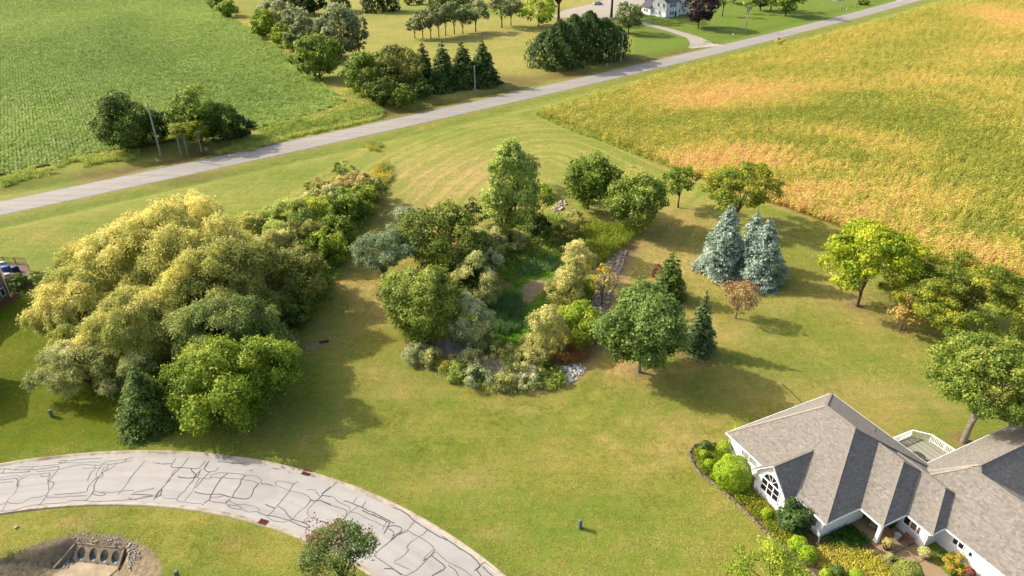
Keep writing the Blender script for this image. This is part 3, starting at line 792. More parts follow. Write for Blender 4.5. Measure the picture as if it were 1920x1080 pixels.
for l in CR:
    P = [np.array(q) for q in l]
    Q = []; wl_ = rg.choice([.022, .030, .038, .048])
    for i in range(len(P) - 1):
        a0 = P[max(i - 1, 0)]; a1 = P[i]; a2 = P[i + 1]; a3 = P[min(i + 2, len(P) - 1)]
        nn = max(2, int(np.linalg.norm(a2 - a1) / .35))
        for k in range(nn):
            t_ = k / nn
            Q.append(.5 * (2 * a1 + (a2 - a0) * t_ + (2 * a0 - 5 * a1 + 4 * a2 - a3) * t_ ** 2 + (3 * a1 - a0 - 3 * a2 + a3) * t_ ** 3))
    Q.append(P[-1])
    Q = np.array(Q) + rg.normal(size=(len(Q), 2)) * .018
    b = len(V)
    for i, q in enumerate(Q):
        d = Q[min(i + 1, len(Q) - 1)] - Q[max(i - 1, 0)]; d = d / (np.linalg.norm(d) + 1e-9); n_ = np.array([-d[1], d[0]])
        w = wl_ + .012 * rg.random()
        z_ = street_z(*q)
        V.append((*(q + n_ * w), z_)); V.append((*(q - n_ * w), z_))
    for i in range(len(Q) - 1): F.append((b + 2 * i, b + 2 * i + 1, b + 2 * i + 3, b + 2 * i + 2))
link('crack_sealer', new_mesh('crack_sealer', np.array(V), np.array(F), plain('bitumen_sealer', A(104, 100, 106), .5, .2, 2.0)), street, kind='stuff')
# drain grates
rust = plain('rusty_iron', A(138, 74, 58), .8, .3, 9)
def grate(px, py, label):
    q = gp(px, py); a = math.atan2(q[1] - RES_C[1], q[0] - RES_C[0]); r_ = math.hypot(q[0] - RES_C[0], q[1] - RES_C[1])
    r_ = RES_RO - .44 if r_ > 52.8 else RES_RI + .26
    q = (RES_C[0] + r_ * math.cos(a), RES_C[1] + r_ * math.sin(a))
    root = empty('drain_grate', (q[0], q[1], .03), a, label, 'drain grate', 'rusty drain grates in the kerb gutters')
    MB().box((0, .42, .03), (.5, .05, .05)).box((0, -.42, .03), (.5, .05, .05)).box((.24, 0, .03), (.05, .9, .05)).box((-.24, 0, .03), (.05, .9, .05)).build('frame', rust, root)
    MB().box((0, 0, .008), (.44, .8, .01)).build('sump_shade', plain('dark_void', A(40, 34, 32)), root)  # flat dark plate: the darkness below the bars put into its colour
    for k in range(5): MB().box((0, -.32 + k * .16, .032), (.44, .075, .04)).build('bar', rust, root)
    MB().box((.34 if r_ > 52.8 else -.34, 0, .09), (.14, .9, .14)).build('kerb_box', rust, root)
grate(582, 878, 'rusty drain grate in the outer kerb gutter beside the lawn')
grate(498, 974, 'rusty drain grate in the inner kerb gutter of the bend')

# gravel drives beyond the road
GRAVEL = plain('pale_gravel', A(214, 202, 182), .9, .14, .8)
def ribbon(px, w):
    P = poly(px); out = []; back = []
    for i in range(len(P)):
        d = P[min(i + 1, len(P) - 1)] - P[max(i - 1, 0)]; d /= np.linalg.norm(d); n_ = np.array([-d[1], d[0]])
        ww = w[i] if isinstance(w, list) else w
        out.append(P[i] + n_ * ww / 2); back.append(P[i] - n_ * ww / 2)
    return np.array(out + back[::-1])
sheet('driveway', ribbon([(1327, 88), (1317, 80), (1300, 70), (1262, 58), (1225, 48), (1195, 40), (1160, 30), (1130, 22)], [14, 9, 5.5, 4.4, 4, 4, 5, 6]), .06, GRAVEL, 'pale gravel driveway leading from the county road to the farmhouse', 3)
sheet('gravel_yard', poly([(1035, 32), (1060, 18), (1110, 8), (1160, -6), (1225, -4), (1215, 8), (1195, 22), (1165, 34), (1100, 36)]), .10, GRAVEL, 'pale gravel farmyard behind the big trees', 4)
sheet('driveway', poly([(1662, 10), (1680, 2), (1685, -14), (1720, -18), (1725, -3), (1712, 4)]), .06, GRAVEL, 'pale gravel entrance at the far end of the road', 3)

# ================================================================== CROPS AND WILD GROWTH (nobody could count them)
def grid_in(Q, d1, d2, ang, jit, seed, ymax=1e9, near_only=None):
    r = np.random.default_rng(seed)
    c, s = math.cos(ang), math.sin(ang)
    R = np.array([[c, s], [-s, c]])
    q = Q @ R.T
    a = np.arange(q[:, 0].min(), q[:, 0].max(), d1); b = np.arange(q[:, 1].min(), q[:, 1].max(), d2)
    Gp = np.stack(np.meshgrid(a, b), -1).reshape(-1, 2)
    Gp = Gp + r.normal(size=Gp.shape) * jit
    W = Gp @ R
    zc = W[:, 1] * ct + CAM_H * st
    px = 960 + FOC * W[:, 0] / zc
    py = 540 + FOC * (CAM_H * ct - W[:, 1] * st) / zc
    ok = (px > -260) & (px < 2180) & (py > -90) & (W[:, 1] < ymax)
    W = W[ok]
    return W[sdf(W, Q) > 0]
def pblob(W, cx, cy, rx, ry, zz=0.0):
    x0, y0 = gp(cx, cy, zz); x1, _ = gp(cx + rx, cy, zz); _, ya = gp(cx, cy - ry, zz); _, yb = gp(cx, cy + ry, zz)
    return np.exp(-((W[:, 0] - x0) / (x1 - x0)) ** 2 - ((W[:, 1] - y0) / (abs(ya - yb) / 2)) ** 2)

# corn
def corn_clump(seed):
    r = np.random.default_rng(seed)
    parts = []
    for k in range(5):
        x0, y0 = -.75 + k * .36 + r.normal() * .05, r.normal() * .07
        h = 2.1 + r.normal() * .13
        n = 9
        z = h * (.25 + .68 * np.arange(n) / n) + r.normal(size=n) * .05
        az = np.where(np.arange(n) % 2 == 0, 0, PI) + r.random() * 6 + r.normal(size=n) * .4
        L = .62 + .2 * r.random(n)
        o = np.c_[np.cos(az), np.sin(az), np.zeros(n)]
        Cn = np.c_[np.full(n, x0), np.full(n, y0), z] + o * (L * .36)[:, None]
        T = o + np.array([0, 0, .35]) - np.array([0, 0, 1.]) * (r.random(n)[:, None] * .9)
        N = np.array([0, 0, 1.]) + r.normal(size=(n, 3)) * .35
        parts.append((Cn, N, T, L, np.full(n, .13), .38 + .40 * (1 - np.arange(n) / n) + r.normal(size=n) * .32))
        s_ = np.array([[x0, y0, h * .5]]); parts.append((s_, np.array([[1., .4, 0]]), np.array([[0, 0, 1.]]), np.array([h]), np.array([.06]), np.array([.8])))
        tz_ = np.repeat(np.array([[x0, y0, h + .12]]), 3, 0)
        parts.append((tz_, r.normal(size=(3, 3)), np.array([0, 0, 1.]) + r.normal(size=(3, 3)) * .35, np.full(3, .42), np.full(3, .07), np.array([.75, .95, .6])))
    return leaf_mesh('corn_clump', parts, CORNM)
CORNM = LM('corn_leaves', (98, 132, 42), (210, 200, 86), (236, 196, 128), .34, k=.98, inst=True)
W = grid_in(CORN, 1.7, .76, math.atan2(.85, 1), .08, 21)
tone = .12 + .50 * (fbm(W[:, 0] * .5 + W[:, 1] * .1, W[:, 1] * 1.6 - W[:, 0] * .9, 26, 3) - .3)
for b in [(1440, 170, 150, 20, .5), (1320, 190, 90, 20, .45), (1390, 285, 120, 26, .55), (1300, 300, 90, 20, .45), (1660, 262, 110, 16, .45), (1560, 245, 60, 10, .3), (1890, 35, 70, 26, .5), (1790, 150, 90, 14, .3), (1600, 400, 150, 30, .38), (1480, 360, 110, 26, .45), (1700, 440, 90, 26, .35), (1850, 470, 80, 26, .45), (1600, 345, 160, 14, .35), (1760, 370, 90, 14, .3), (1850, 90, 120, 16, .25), (1700, 290, 60, 14, .3), (1560, 300, 50, 10, .25),
          (1600, 178, 110, 9, -.6), (1450, 212, 170, 12, -.45), (1620, 205, 120, 12, -.45), (1510, 262, 110, 9, -.5), (1640, 290, 110, 9, -.45), (1780, 250, 120, 24, -.4), (1880, 300, 90, 40, -.42), (1350, 118, 120, 14, -.15), (1150, 215, 90, 26, -.15), (1800, 330, 60, 12, -.35), (1700, 215, 100, 12, -.3), (1240, 230, 90, 20, -.1), (1520, 330, 60, 8, -.3), (1880, 420, 60, 16, -.3)]:
    tone = tone + pblob(W, *b[:4], 1.8) * b[4] * 1.1
r = np.random.default_rng(4)
nw = len(W)
sc_ = .74 + .42 * r.random(nw)
scatter('corn_plants', np.c_[W, terr(W[:, 0], W[:, 1])], np.c_[r.normal(size=(nw, 2)) * .07, math.atan2(.85, 1) + r.normal(size=nw) * .15 + (r.random(nw) > .5) * PI], np.c_[np.full(nw, 1.05), np.full(nw, 1.1), sc_ * (.92 + .25 * fbm(W[:, 0], W[:, 1], 9, 2))],
        np.clip(tone + r.normal(size=nw) * .20, 0, 1), [corn_clump(k) for k in range(6)], label='field of ripening corn turning yellow and tan')

# soybeans
SOYM = LM('soybean_leaves', (98, 124, 38), (154, 176, 72), (194, 206, 100), .35, k=1.0, inst=True)
def soy_clump(seed):
    r = np.random.default_rng(seed); n = 84
    a = r.random(n) * 6.283; q = np.sqrt(r.random(n))
    Cn = np.c_[np.cos(a) * q * .85, np.sin(a) * q * .38, .42 + .34 * r.random(n) - .18 * q]
    return leaf_mesh('soybean_clump', [(Cn, np.array([0, 0, 1.1]) + r.normal(size=(n, 3)) * .55, r.normal(size=(n, 3)), np.full(n, .25) + .08 * r.random(n), np.full(n, .22), .45 + r.normal(size=n) * .26)], SOYM)
g1 = np.array(gp(200, 60)); g2 = np.array(gp(255, 145)); sa = math.atan2(*(g2 - g1)[::-1])
W = grid_in(SOY, 1.35, .78, sa, .05, 8)
r = np.random.default_rng(6); nw = len(W)
tone = .34 + .6 * (fbm(W[:, 0] * 1.4 + W[:, 1] * .3, W[:, 1] * .7, 40, 3) - .38) + r.normal(size=nw) * .07
for b in [(560, 125, 60, 8, .3), (300, 20, 200, 16, .18), (560, 180, 120, 24, -.16), (100, 230, 120, 30, .06)]:
    tone = tone + pblob(W, *b[:4]) * b[4]
scatter('soybean_plants', np.c_[W, terr(W[:, 0], W[:, 1])], np.c_[np.zeros((nw, 2)), sa + r.normal(size=nw) * .12], np.c_[np.full(nw, 1.15), .95 + .1 * r.normal(size=nw), .95 + .5 * (fbm(W[:, 0], W[:, 1], 5, 2) - .4) + .1 * r.normal(size=nw)],
        np.clip(tone, 0, 1), [soy_clump(k) for k in range(5)], label='wide field of green soybeans in faint rows')

# tall weeds and grasses
def weed_clump(seed, mat, h=.8, leafy=.5):
    r = np.random.default_rng(seed)
    b = blades(r, int(34 * (1 - leafy)) + 4, .55, h, .28, .07, .55)
    n = int(40 * leafy) + 4
    Cn = np.c_[r.normal(size=(n, 2)) * .36, h * (.25 + .6 * r.random(n))]
    return leaf_mesh('weed_clump', [b, (Cn, r.normal(size=(n, 3)) + np.array([0, 0, .7]), r.normal(size=(n, 3)), np.full(n, .26), np.full(n, .16), .5 + r.normal(size=n) * .25)], mat)
def weeds(name, px, mat, h, leafy, sp, label, seed, tone0=.5, tvar=.2, z=0.0, hv=.5, gapn=.0, avoid=None):
    Q = poly(px, z) if not isinstance(px, np.ndarray) else px
    W = grid_in(Q, sp, sp, .3, sp * .35, seed)
    r = np.random.default_rng(seed)
    if gapn > 0: W = W[fbm(W[:, 0] + seed * 13, W[:, 1], 3.5, 2) > gapn]
    if avoid is not None: W = W[sdf(W, avoid) < .15]
    n = len(W)
    zz = terr(W[:, 0], W[:, 1])
    tn = tone0 + (fbm(W[:, 0], W[:, 1] + seed * 7, 4, 2) - .5) * 2 * tvar + r.normal(size=n) * .1
    sc = 1 + hv * (fbm(W[:, 0] + 70, W[:, 1], 5, 2) - .5) * 2 + .15 * r.normal(size=n)
    return scatter(name, np.c_[W, zz - .02], np.c_[np.zeros((n, 2)), r.random(n) * 6.28], np.c_[sp * 1.3 + .2 * r.random(n), sp * 1.3 + .2 * r.random(n), np.clip(sc, .3, 2)], np.clip(tn, 0, 1), [weed_clump(seed * 10 + k, mat, h, leafy) for k in range(4)], label=label)
WEEDM = LM('weed_leaves', (96, 128, 44), (164, 180, 78), (216, 200, 116), .35, k=1.0, inst=True)
REEDM = LM('reed_leaves', (58, 96, 30), (150, 172, 50), (206, 196, 84), .35, inst=True)
DEADM = LM('dead_stalks', (132, 120, 106), (188, 174, 158), (216, 202, 182), .3, k=1.1, inst=True)
TEALM = LM('teal_rushes', (88, 126, 70), (124, 160, 92), (160, 188, 116), .2, inst=True)
WETM = LM('wet_meadow', (104, 162, 44), (144, 190, 58), (186, 210, 84), .25, inst=True)
weeds('roadside_weeds', [(486, 246), (560, 226), (622, 207), (648, 196), (690, 200), (722, 208), (716, 222), (640, 240), (560, 256), (505, 268)], WEEDM, .9, .6, .75, 'leafy green weeds on the bank between the soybeans and the county road', 31, .45, .3)
weeds('roadside_weeds', [(634, 180), (662, 160), (700, 168), (720, 196), (690, 200), (650, 192)], WEEDM, 1.0, .6, .9, 'tall yellow green weeds at the corner of the soybean field', 32, .6, .3)
weeds('roadside_weeds', [(0, 338), (60, 318), (150, 297), (200, 287), (262, 284), (258, 302), (200, 306), (150, 318), (60, 336), (0, 354)], WEEDM, .75, .4, .8, 'pale tall grass along the lower edge of the soybean field', 33, .45, .3, gapn=.38)
weeds('roadside_weeds', [(440, 268), (500, 254), (540, 262), (470, 284), (400, 292)], WEEDM, .9, .5, .8, 'rough grass beside the dark trees on the road bank', 34, .5, .3)
weeds('field_edge_weeds', [(1000, 214), (1004, 206), (1150, 262), (1280, 313), (1284, 322), (1150, 274), (1050, 238)], WEEDM, .9, .55, .7, 'green weeds at the lawn edge of the corn', 35, .5, .35, gapn=.36)
weeds('field_edge_weeds', [(440, 36), (470, 56), (505, 78), (520, 92), (505, 70), (470, 38), (450, 28)], WEEDM, 1.0, .5, 1.0, 'yellow weeds beside the soybean field at the tree line', 36, .85, .2)

# the pond: overgrown basin
t = NT('duckweed'); p = t.pos()
k = t.mix(t.mapr(t.noise(p, .6, 5, .7), .3, .7), A(118, 168, 44), A(154, 194, 62))
k = t.mix(t.mapr(t.noise(p, 3.0, 4, .7), .5, .7), k, A(130, 156, 70)); t.col(k); t.b.inputs['Roughness'].default_value = .5
sheet('pond', POND, 0, t.m, 'overgrown shady pond covered in green weed', 2, zfix=-1.2)
MUD = poly([(985, 530), (1010, 524), (1030, 528), (1030, 540), (1012, 552), (1000, 566), (985, 574), (974, 570), (982, 556), (978, 545)], -1.1)
sheet('mud_flat', MUD, 0, plain('dried_mud', A(206, 178, 134), .9, .25, 2.2), 'dry tan mud flat in the middle of the green pond', 1, zfix=-1.14)
weeds('pond_rushes', [(905, 600), (935, 560), (975, 555), (985, 580), (975, 615), (945, 632), (915, 622)], TEALM, 1.3, .25, .55, 'dark teal rushes standing in the near end of the pond', 41, .45, .3, z=-1.1)
weeds('pond_rushes', [(985, 492), (1040, 484), (1045, 506), (1000, 515), (965, 520)], TEALM, .8, .25, .6, 'dark rushes in the far end of the pond', 42, .5, .3, z=-1.1)
weeds('pond_grass', POND, WETM, .3, .45, .6, 'short green wet grass around the mud flat', 43, .45, .4, gapn=.38, avoid=MUD)
weeds('bank_reeds', [(1072, 470), (1090, 440), (1115, 424), (1165, 424), (1190, 440), (1172, 462), (1140, 485), (1110, 505), (1085, 500)], REEDM, 1.5, .25, .6, 'bright green reeds on the far bank of the pond', 44, .5, .3)
weeds('bank_reeds', [(1060, 545), (1085, 520), (1110, 540), (1110, 570), (1085, 600), (1068, 580)], REEDM, 1.2, .35, .6, 'green grass between the pale willow shrub and the rocks', 45, .4, .3)
weeds('dead_reeds', [(812, 650), (850, 652), (900, 668), (890, 690), (840, 682), (815, 668)], DEADM, 1.7, .12, .5, 'grey brown dead stalks on the left of the near bank', 46, .45, .3)
weeds('dead_reeds', [(895, 680), (960, 690), (1000, 695), (1000, 715), (950, 716), (900, 704)], DEADM, 1.7, .12, .5, 'grey brown dead stalks in the middle of the near bank', 47, .5, .3)
weeds('dry_grass', [(1030, 690), (1050, 655), (1090, 648), (1108, 662), (1098, 676), (1060, 684)], LM('dry_grass', (110, 78, 44), (160, 116, 66), (186, 150, 92), .2, inst=True), 1.2, .2, .55, 'reddish brown dry grass beside the white rocks', 48, .4, .3)
weeds('bank_undergrowth', [(770, 668), (800, 640), (850, 650), (900, 665), (1000, 690), (1050, 690), (1062, 716), (1040, 732), (930, 736), (850, 712)], WEEDM, .7, .7, .7, 'low green undergrowth along the near bank', 49, .4, .25)
weeds('bank_undergrowth', [(840, 600), (870, 500), (900, 440), (1000, 410), (1040, 400), (1075, 430), (1060, 465), (1010, 470), (940, 500), (905, 590), (920, 655), (860, 650)], WEEDM, .9, .7, .9, 'shady undergrowth on the wooded bank', 50, .25, .25)
weeds('thicket_undergrowth', [(180, 730), (300, 640), (420, 560), (560, 470), (640, 400), (700, 340), (735, 330), (705, 390), (660, 450), (620, 560), (540, 640), (520, 740), (400, 800), (260, 800)], WEEDM, .8, .75, 1.1, 'weedy undergrowth below the long thicket', 51, .25, .25)
GOLD = LM('goldenrod', (112, 130, 56), (168, 172, 76), (232, 200, 70), .3, k=.95, inst=True)
weeds('goldenrod', [(690, 372), (698, 335), (712, 312), (732, 314), (735, 335), (722, 358), (705, 380)], GOLD, 1.2, .6, .7, 'stand of yellow goldenrod at the far tip of the thicket', 52, .38, .5)
weeds('goldenrod', [(682, 274), (700, 264), (716, 272), (712, 285), (692, 285)], GOLD, 1.1, .6, .7, 'small round clump of goldenrod alone near the road', 53, .35, .45)
weeds('goldenrod', [(1062, 652), (1080, 632), (1108, 636), (1110, 652), (1090, 660)], GOLD, 1.2, .5, .55, 'goldenrod beside the lime green willow shrub', 54, .6, .4)
weeds('goldenrod', [(818, 692), (830, 684), (842, 690), (834, 702)], GOLD, 1.2, .6, .5, 'goldenrod among the pale shrubs on the near bank', 55, .8, .3)
weeds('goldenrod', [(938, 706), (962, 708), (962, 722), (940, 720)], GOLD, 1.5, .6, .5, 'orange yellow goldenrod in the middle of the front shrubs', 56, .95, .2)
weeds('vegetable_plot', [(1165, 322), (1188, 308), (1212, 318), (1212, 330), (1180, 334)], WEEDM, .5, .6, .8, 'small weedy garden plot in the lawn by the corn', 57, .7, .3)

# rocks
def rocks(name, px, n, smin, smax, mat, label, seed, z=0.0, dz=.0):
    r = np.random.default_rng(seed); Q = poly(px, z)
    x0, y0 = Q.min(0); x1, y1 = Q.max(0)
    W = np.c_[r.uniform(x0, x1, n * 4), r.uniform(y0, y1, n * 4)]
    W = W[sdf(W, Q) > 0][:n]
    zz = terr(W[:, 0], W[:, 1])
    ico = np.array([(0, 0, -1), (.72, -.53, -.45), (-.28, -.85, -.45), (-.89, 0, -.45), (-.28, .85, -.45), (.72, .53, -.45), (.28, -.85, .45), (-.72, -.53, .45), (-.72, .53, .45), (.28, .85, .45), (.89, 0, .45), (0, 0, 1)])
    fc = np.array([(0, 1, 2), (1, 0, 5), (0, 2, 3), (0, 3, 4), (0, 4, 5), (1, 5, 10), (2, 1, 6), (3, 2, 7), (4, 3, 8), (5, 4, 9), (1, 10, 6), (2, 6, 7), (3, 7, 8), (4, 8, 9), (5, 9, 10), (6, 10, 11), (7, 6, 11), (8, 7, 11), (9, 8, 11), (10, 9, 11)])[:, ::-1]
    V = []; Fs = []
    for i, (w, q) in enumerate(zip(W, zz)):
        s = smin + (smax - smin) * r.random() ** 2
        v = ico * (1 + .35 * r.normal(size=(12, 1)).clip(-1.5, 1.5) * .5) * s * np.array([1, .75 + .4 * r.random(), .6])
        a = r.random() * 6.28; v = v @ np.array([[math.cos(a), -math.sin(a), 0], [math.sin(a), math.cos(a), 0], [0, 0, 1]])
        V.append(v + np.array([w[0], w[1], q + s * .25 + dz])); Fs.append(fc + 12 * i)
    return link(name, new_mesh(name, np.concatenate(V), np.concatenate(Fs), mat), None, label, None, None, 'stuff')
CROCK = plain('dusty_stone', A(212, 202, 186), .85, .25, 1.3); WROCK = plain('white_limestone', A(226, 222, 212), .85, .16, 1.3); GROCK = plain('grey_riprap', A(222, 204, 184), .85, .3, .9)
rocks('riprap', [(1050, 690), (1090, 682), (1102, 690), (1085, 712), (1062, 722), (1055, 705)], 160, .1, .3, WROCK, 'white riprap rocks at the near end of the pond', 61)
rocks('riprap', [(1120, 530), (1135, 495), (1165, 466), (1176, 468), (1168, 500), (1150, 540), (1138, 580), (1120, 590), (1105, 570)], 520, .12, .34, GROCK, 'pale riprap rocks down the right bank of the pond', 62)
rocks('riprap', [(1092, 560), (1112, 535), (1122, 560), (1112, 590), (1098, 585)], 110, .1, .28, plain('shaded_riprap', A(150, 146, 150), .85, .25, 1), 'shade-grey riprap rocks by the orange berry bush', 63)  # darker copy of the riprap stone, shade put into its colour
rocks('riprap', [(1028, 398), (1055, 376), (1066, 380), (1050, 398), (1045, 410)], 90, .15, .4, GROCK, 'grey riprap rocks at the far end of the pond', 64)
rocks('culvert_stones', [(190, 1008), (225, 1006), (256, 1022), (262, 1042), (240, 1062), (232, 1030)], 170, .04, .14, CROCK, 'white stones right of the culvert headwall', 65)
rocks('culvert_stones', [(128, 1008), (160, 1000), (225, 1004), (222, 1016), (150, 1014)], 60, .04, .11, CROCK, 'white stones above the culvert headwall', 66)
rocks('culvert_stones', [(108, 1034), (128, 1016), (140, 1014), (120, 1044), (108, 1048)], 60, .06, .18, CROCK, 'white stones beside the left culvert wing wall', 67)

# tufts standing in the near lawn
TUFTM = LM('lawn_tufts', (116, 142, 44), (180, 178, 86), (222, 204, 140), .4, k=1.12, inst=True)
def tuft(seed):
    r = np.random.default_rng(seed); n = 16
    return leaf_mesh('lawn_tuft', [blades(r, n, .20, .085, 1.3, .035, .5)], TUFTM)
_r = np.random.default_rng(12)
NL = 170000
W = np.c_[_r.uniform(-72, 66, NL), _r.uniform(36, 118, NL)]
zc_ = W[:, 1] * ct + CAM_H * st
ok = (np.abs(W[:, 0] / zc_ * FOC) < 1010) & (540 + FOC * (CAM_H * ct - W[:, 1] * st) / zc_ < 1110)
rd_ = np.hypot(W[:, 0] - RES_C[0], W[:, 1] - RES_C[1])
ok &= (rd_ < RES_RI - .35) | (rd_ > RES_RO + .05)
ok &= road_off(W[:, 0], W[:, 1]) < -6
W = W[ok]
for Qx in (BED, DIRT, BARE, BANK): W = W[sdf(W, Qx) < .1]
lu, lv = (W - HO) @ HU, (W - HO) @ HV
W = W[~((lu > -.2) & (lu < 36) & (lv > -.2) & (lv < 33))]
cl_ = fbm(W[:, 0], W[:, 1], 1.6, 3)
W = W[_r.random(len(W)) < sstep(.22, .62, cl_)]
nw = len(W)
lush_ = sstep(-1, 1, sdf(W, LAWN2))
tn = .50 + 1.3 * (fbm(W[:, 0], W[:, 1] + 40, 6, 3) - .5) + _r.normal(size=nw) * .16 - .42 * lush_
sg_ = .8 + .7 * _r.random(nw)
scatter('grass', np.c_[W, terr(W[:, 0], W[:, 1]) - .01], np.c_[np.zeros((nw, 2)), _r.random(nw) * 6.28], np.c_[sg_ * 1.25, sg_ * 1.25, sg_ * .9], np.clip(tn, 0, 1), [tuft(k) for k in range(4)], label='grass tufts of the mown lawn')

# ================================================================== THE RANCH HOUSE
WHITE = plain('white_siding', A(244, 243, 240, .8), .6, .03, 2)
TRIM = plain('white_trim', A(250, 250, 248, .82), .5, .02, 2)
GLASS = None
t = NT('window_glass'); t.col(A(46, 50, 58)); t.b.inputs['Roughness'].default_value = .08; t.b.inputs['Specular IOR Level'].default_value = .6
GLASS = t.m
t = NT('asphalt_shingle'); p = t.pos()
a_ = t.attr('tone').outputs['Fac']
k = t.mix(a_, A(148, 141, 130), A(200, 191, 177))
k = t.mix(t.mapr(t.noise(p, .35, 4, .6), .3, .7, 0, .3), k, A(164, 152, 138))
k = t.mix(t.mapr(t.noise(p, 30, 3, .7), .35, .7, 0, .4), k, A(148, 138, 124))
t.col(k); t.b.inputs['Roughness'].default_value = .9
SHINGLE = t.m
SHINGLE_B = plain('roof_felt', A(96, 90, 84), .9, .1, 4)
RIDGE = plain('ridge_shingle', A(196, 183, 166), .9, .15, 5)
house = empty('ranch_house', (HO[0], HO[1], 0), HANG, 'white ranch house with grey shingled hip roofs and an arched gable window', 'house')
EZ = 2.55
def clip_poly(P, a, n):
    """keep the part of 2-D polygon P on the side n of the line through a"""
    out = []
    for i in range(len(P)):
        p, q = P[i], P[(i + 1) % len(P)]
        dp, dq = (p - a) @ n, (q - a) @ n
        if dp >= 0: out.append(p)
        if dp * dq < 0: out.append(p + (q - p) * dp / (dp - dq))
    return out
_sr = np.random.default_rng(77)
def shingle_face(acc, P3):
    """lay courses of shingle tabs over a roof face; P3[0]-P3[1] is its eave"""
    P3 = [np.array(p, float) for p in P3]
    o = P3[0]; ex = P3[1] - o; Lx = np.linalg.norm(ex); ex /= Lx
    nn = np.cross(ex, P3[2] - o); nn /= np.linalg.norm(nn)
    if nn[2] < 0: nn = -nn
    ey = np.cross(nn, ex)
    if ey @ (P3[2] - o) < 0: ey = -ey
    P2 = np.array([[(p - o) @ ex, (p - o) @ ey] for p in P3])
    mx = P2[:, 1].max(); ex0, ex1 = P2[:, 0].min(), P2[:, 0].max()
    row = .16; y = 0; kk = 0
    while y < mx:
        band = clip_poly(clip_poly(list(P2), np.array([0, y]), np.array([0, 1.])), np.array([0, y + row]), np.array([0, -1.]))
        if len(band) >= 3:
            b = np.array(band); x = b[:, 0].min() - _sr.random() * .3
            while x < b[:, 0].max():
                w = .20 + .14 * _sr.random()
                tab = clip_poly(clip_poly(band, np.array([x, 0]), np.array([1., 0])), np.array([x + w, 0]), np.array([-1., 0]))
                if len(tab) >= 3:
                    tn = np.clip(.5 + .24 * _sr.normal(), 0, 1)
                    i0 = len(acc[0]); lift = .022 + .008 * _sr.random()
                    for q in tab:
                        acc[0].append(o + ex * q[0] + ey * q[1] + nn * (.012 + lift * (1 - (q[1] - y) / row))); acc[2].append(tn)
                    acc[1].append(tuple(range(i0, i0 + len(tab))))
                    lo = [q for q in tab if abs(q[1] - y) < 1e-6]
                    if len(lo) >= 2:
                        xa, xb = min(q[0] for q in lo), max(q[0] for q in lo)
                        i0 = len(acc[0])
                        for q0, h_ in ((xa, 0), (xb, 0), (xb, 1), (xa, 1)):
                            acc[0].append(o + ex * q0 + ey * y + nn * (.004 if not h_ else .012 + lift)); acc[2].append(tn * .7)
                        acc[1].append((i0, i0 + 1, i0 + 2, i0 + 3))
                x += w
        y += row; kk += 1
def hip_roof(parent, u0, u1, v0, v1, ze, zr, in0, in1, axis='u', hipcaps=True, gut=(1, 1, 1, 1)):
    """hip roof; ridge runs along u (or v); in0/in1: how far the ridge ends lie inside the eaves (0 = gable)"""
    if axis == 'u':
        m = (v0 + v1) / 2
        A0, A1, A2, A3 = (u0, v0, ze), (u1, v0, ze), (u1, v1, ze), (u0, v1, ze)
        R0, R1 = (u0 + in0, m, zr), (u1 - in1, m, zr)
        faces = [(A0, A1, R1, R0), (A2, A3, R0, R1), (A1, A2, R1), (A3, A0, R0)]
    else:
        m = (u0 + u1) / 2
        A0, A1, A2, A3 = (u0, v0, ze), (u1, v0, ze), (u1, v1, ze), (u0, v1, ze)
        R0, R1 = (m, v0 + in0, zr), (m, v1 - in1, zr)
        faces = [(A3, A0, R0, R1), (A1, A2, R1, R0), (A0, A1, R0), (A2, A3, R1)]
    acc = ([], [], [])
    base = MB()
    for f in faces:
        base.add([(x, y, z - .005) for x, y, z in f], [tuple(range(len(f)))])
        shingle_face(acc, f)
    base.add([(x, y, z - .03) for x, y, z in (A0, A1, A2, A3)], [(3, 2, 1, 0)])
    rf = base.build('roof', SHINGLE_B, parent)
    me = new_mesh('shingles', np.array(acc[0]), acc[1], SHINGLE, {'tone': ('FLOAT', acc[2])})
    link('shingles', me, rf, kind='stuff')
    cap = MB()
    def capline(a, b):
        a, b = np.array(a), np.array(b); L = np.linalg.norm(b - a); n = max(1, int(L / .22)); d = (b - a) / L
        for i in range(n):
            p = a + d * (L * i / n); q = a + d * (L * (i + 1.25) / n)
            cap.bar(p + np.array([0, 0, .045]), q + np.array([0, 0, .025]), .26, .02)
    capline(R0, R1)
    if hipcaps:
        for f in faces[2:]:
            capline(f[0], f[2]); capline(f[1], f[2])
    cap.build('ridge_cap', RIDGE, rf)
    g = MB()
    for i, (a, b) in enumerate(((A0, A1), (A1, A2), (A2, A3), (A3, A0))):
        if gut[i]:
            a, b = Vector(a), Vector(b); d = (b - a).normalized(); n_ = Vector((d.y, -d.x, 0))
            g.bar(a + n_ * .05 + Vector((0, 0, -.06)), b + n_ * .05 + Vector((0, 0, -.06)), .10, .13)
    g.build('gutter', TRIM, rf)
    return rf
def wall_box(u0, u1, v0, v1, z1, name='wall'):
    return MB().prism([(u0, v0), (u1, v0), (u1, v1), (u0, v1)], -.3, z1).build(name, WHITE, house)
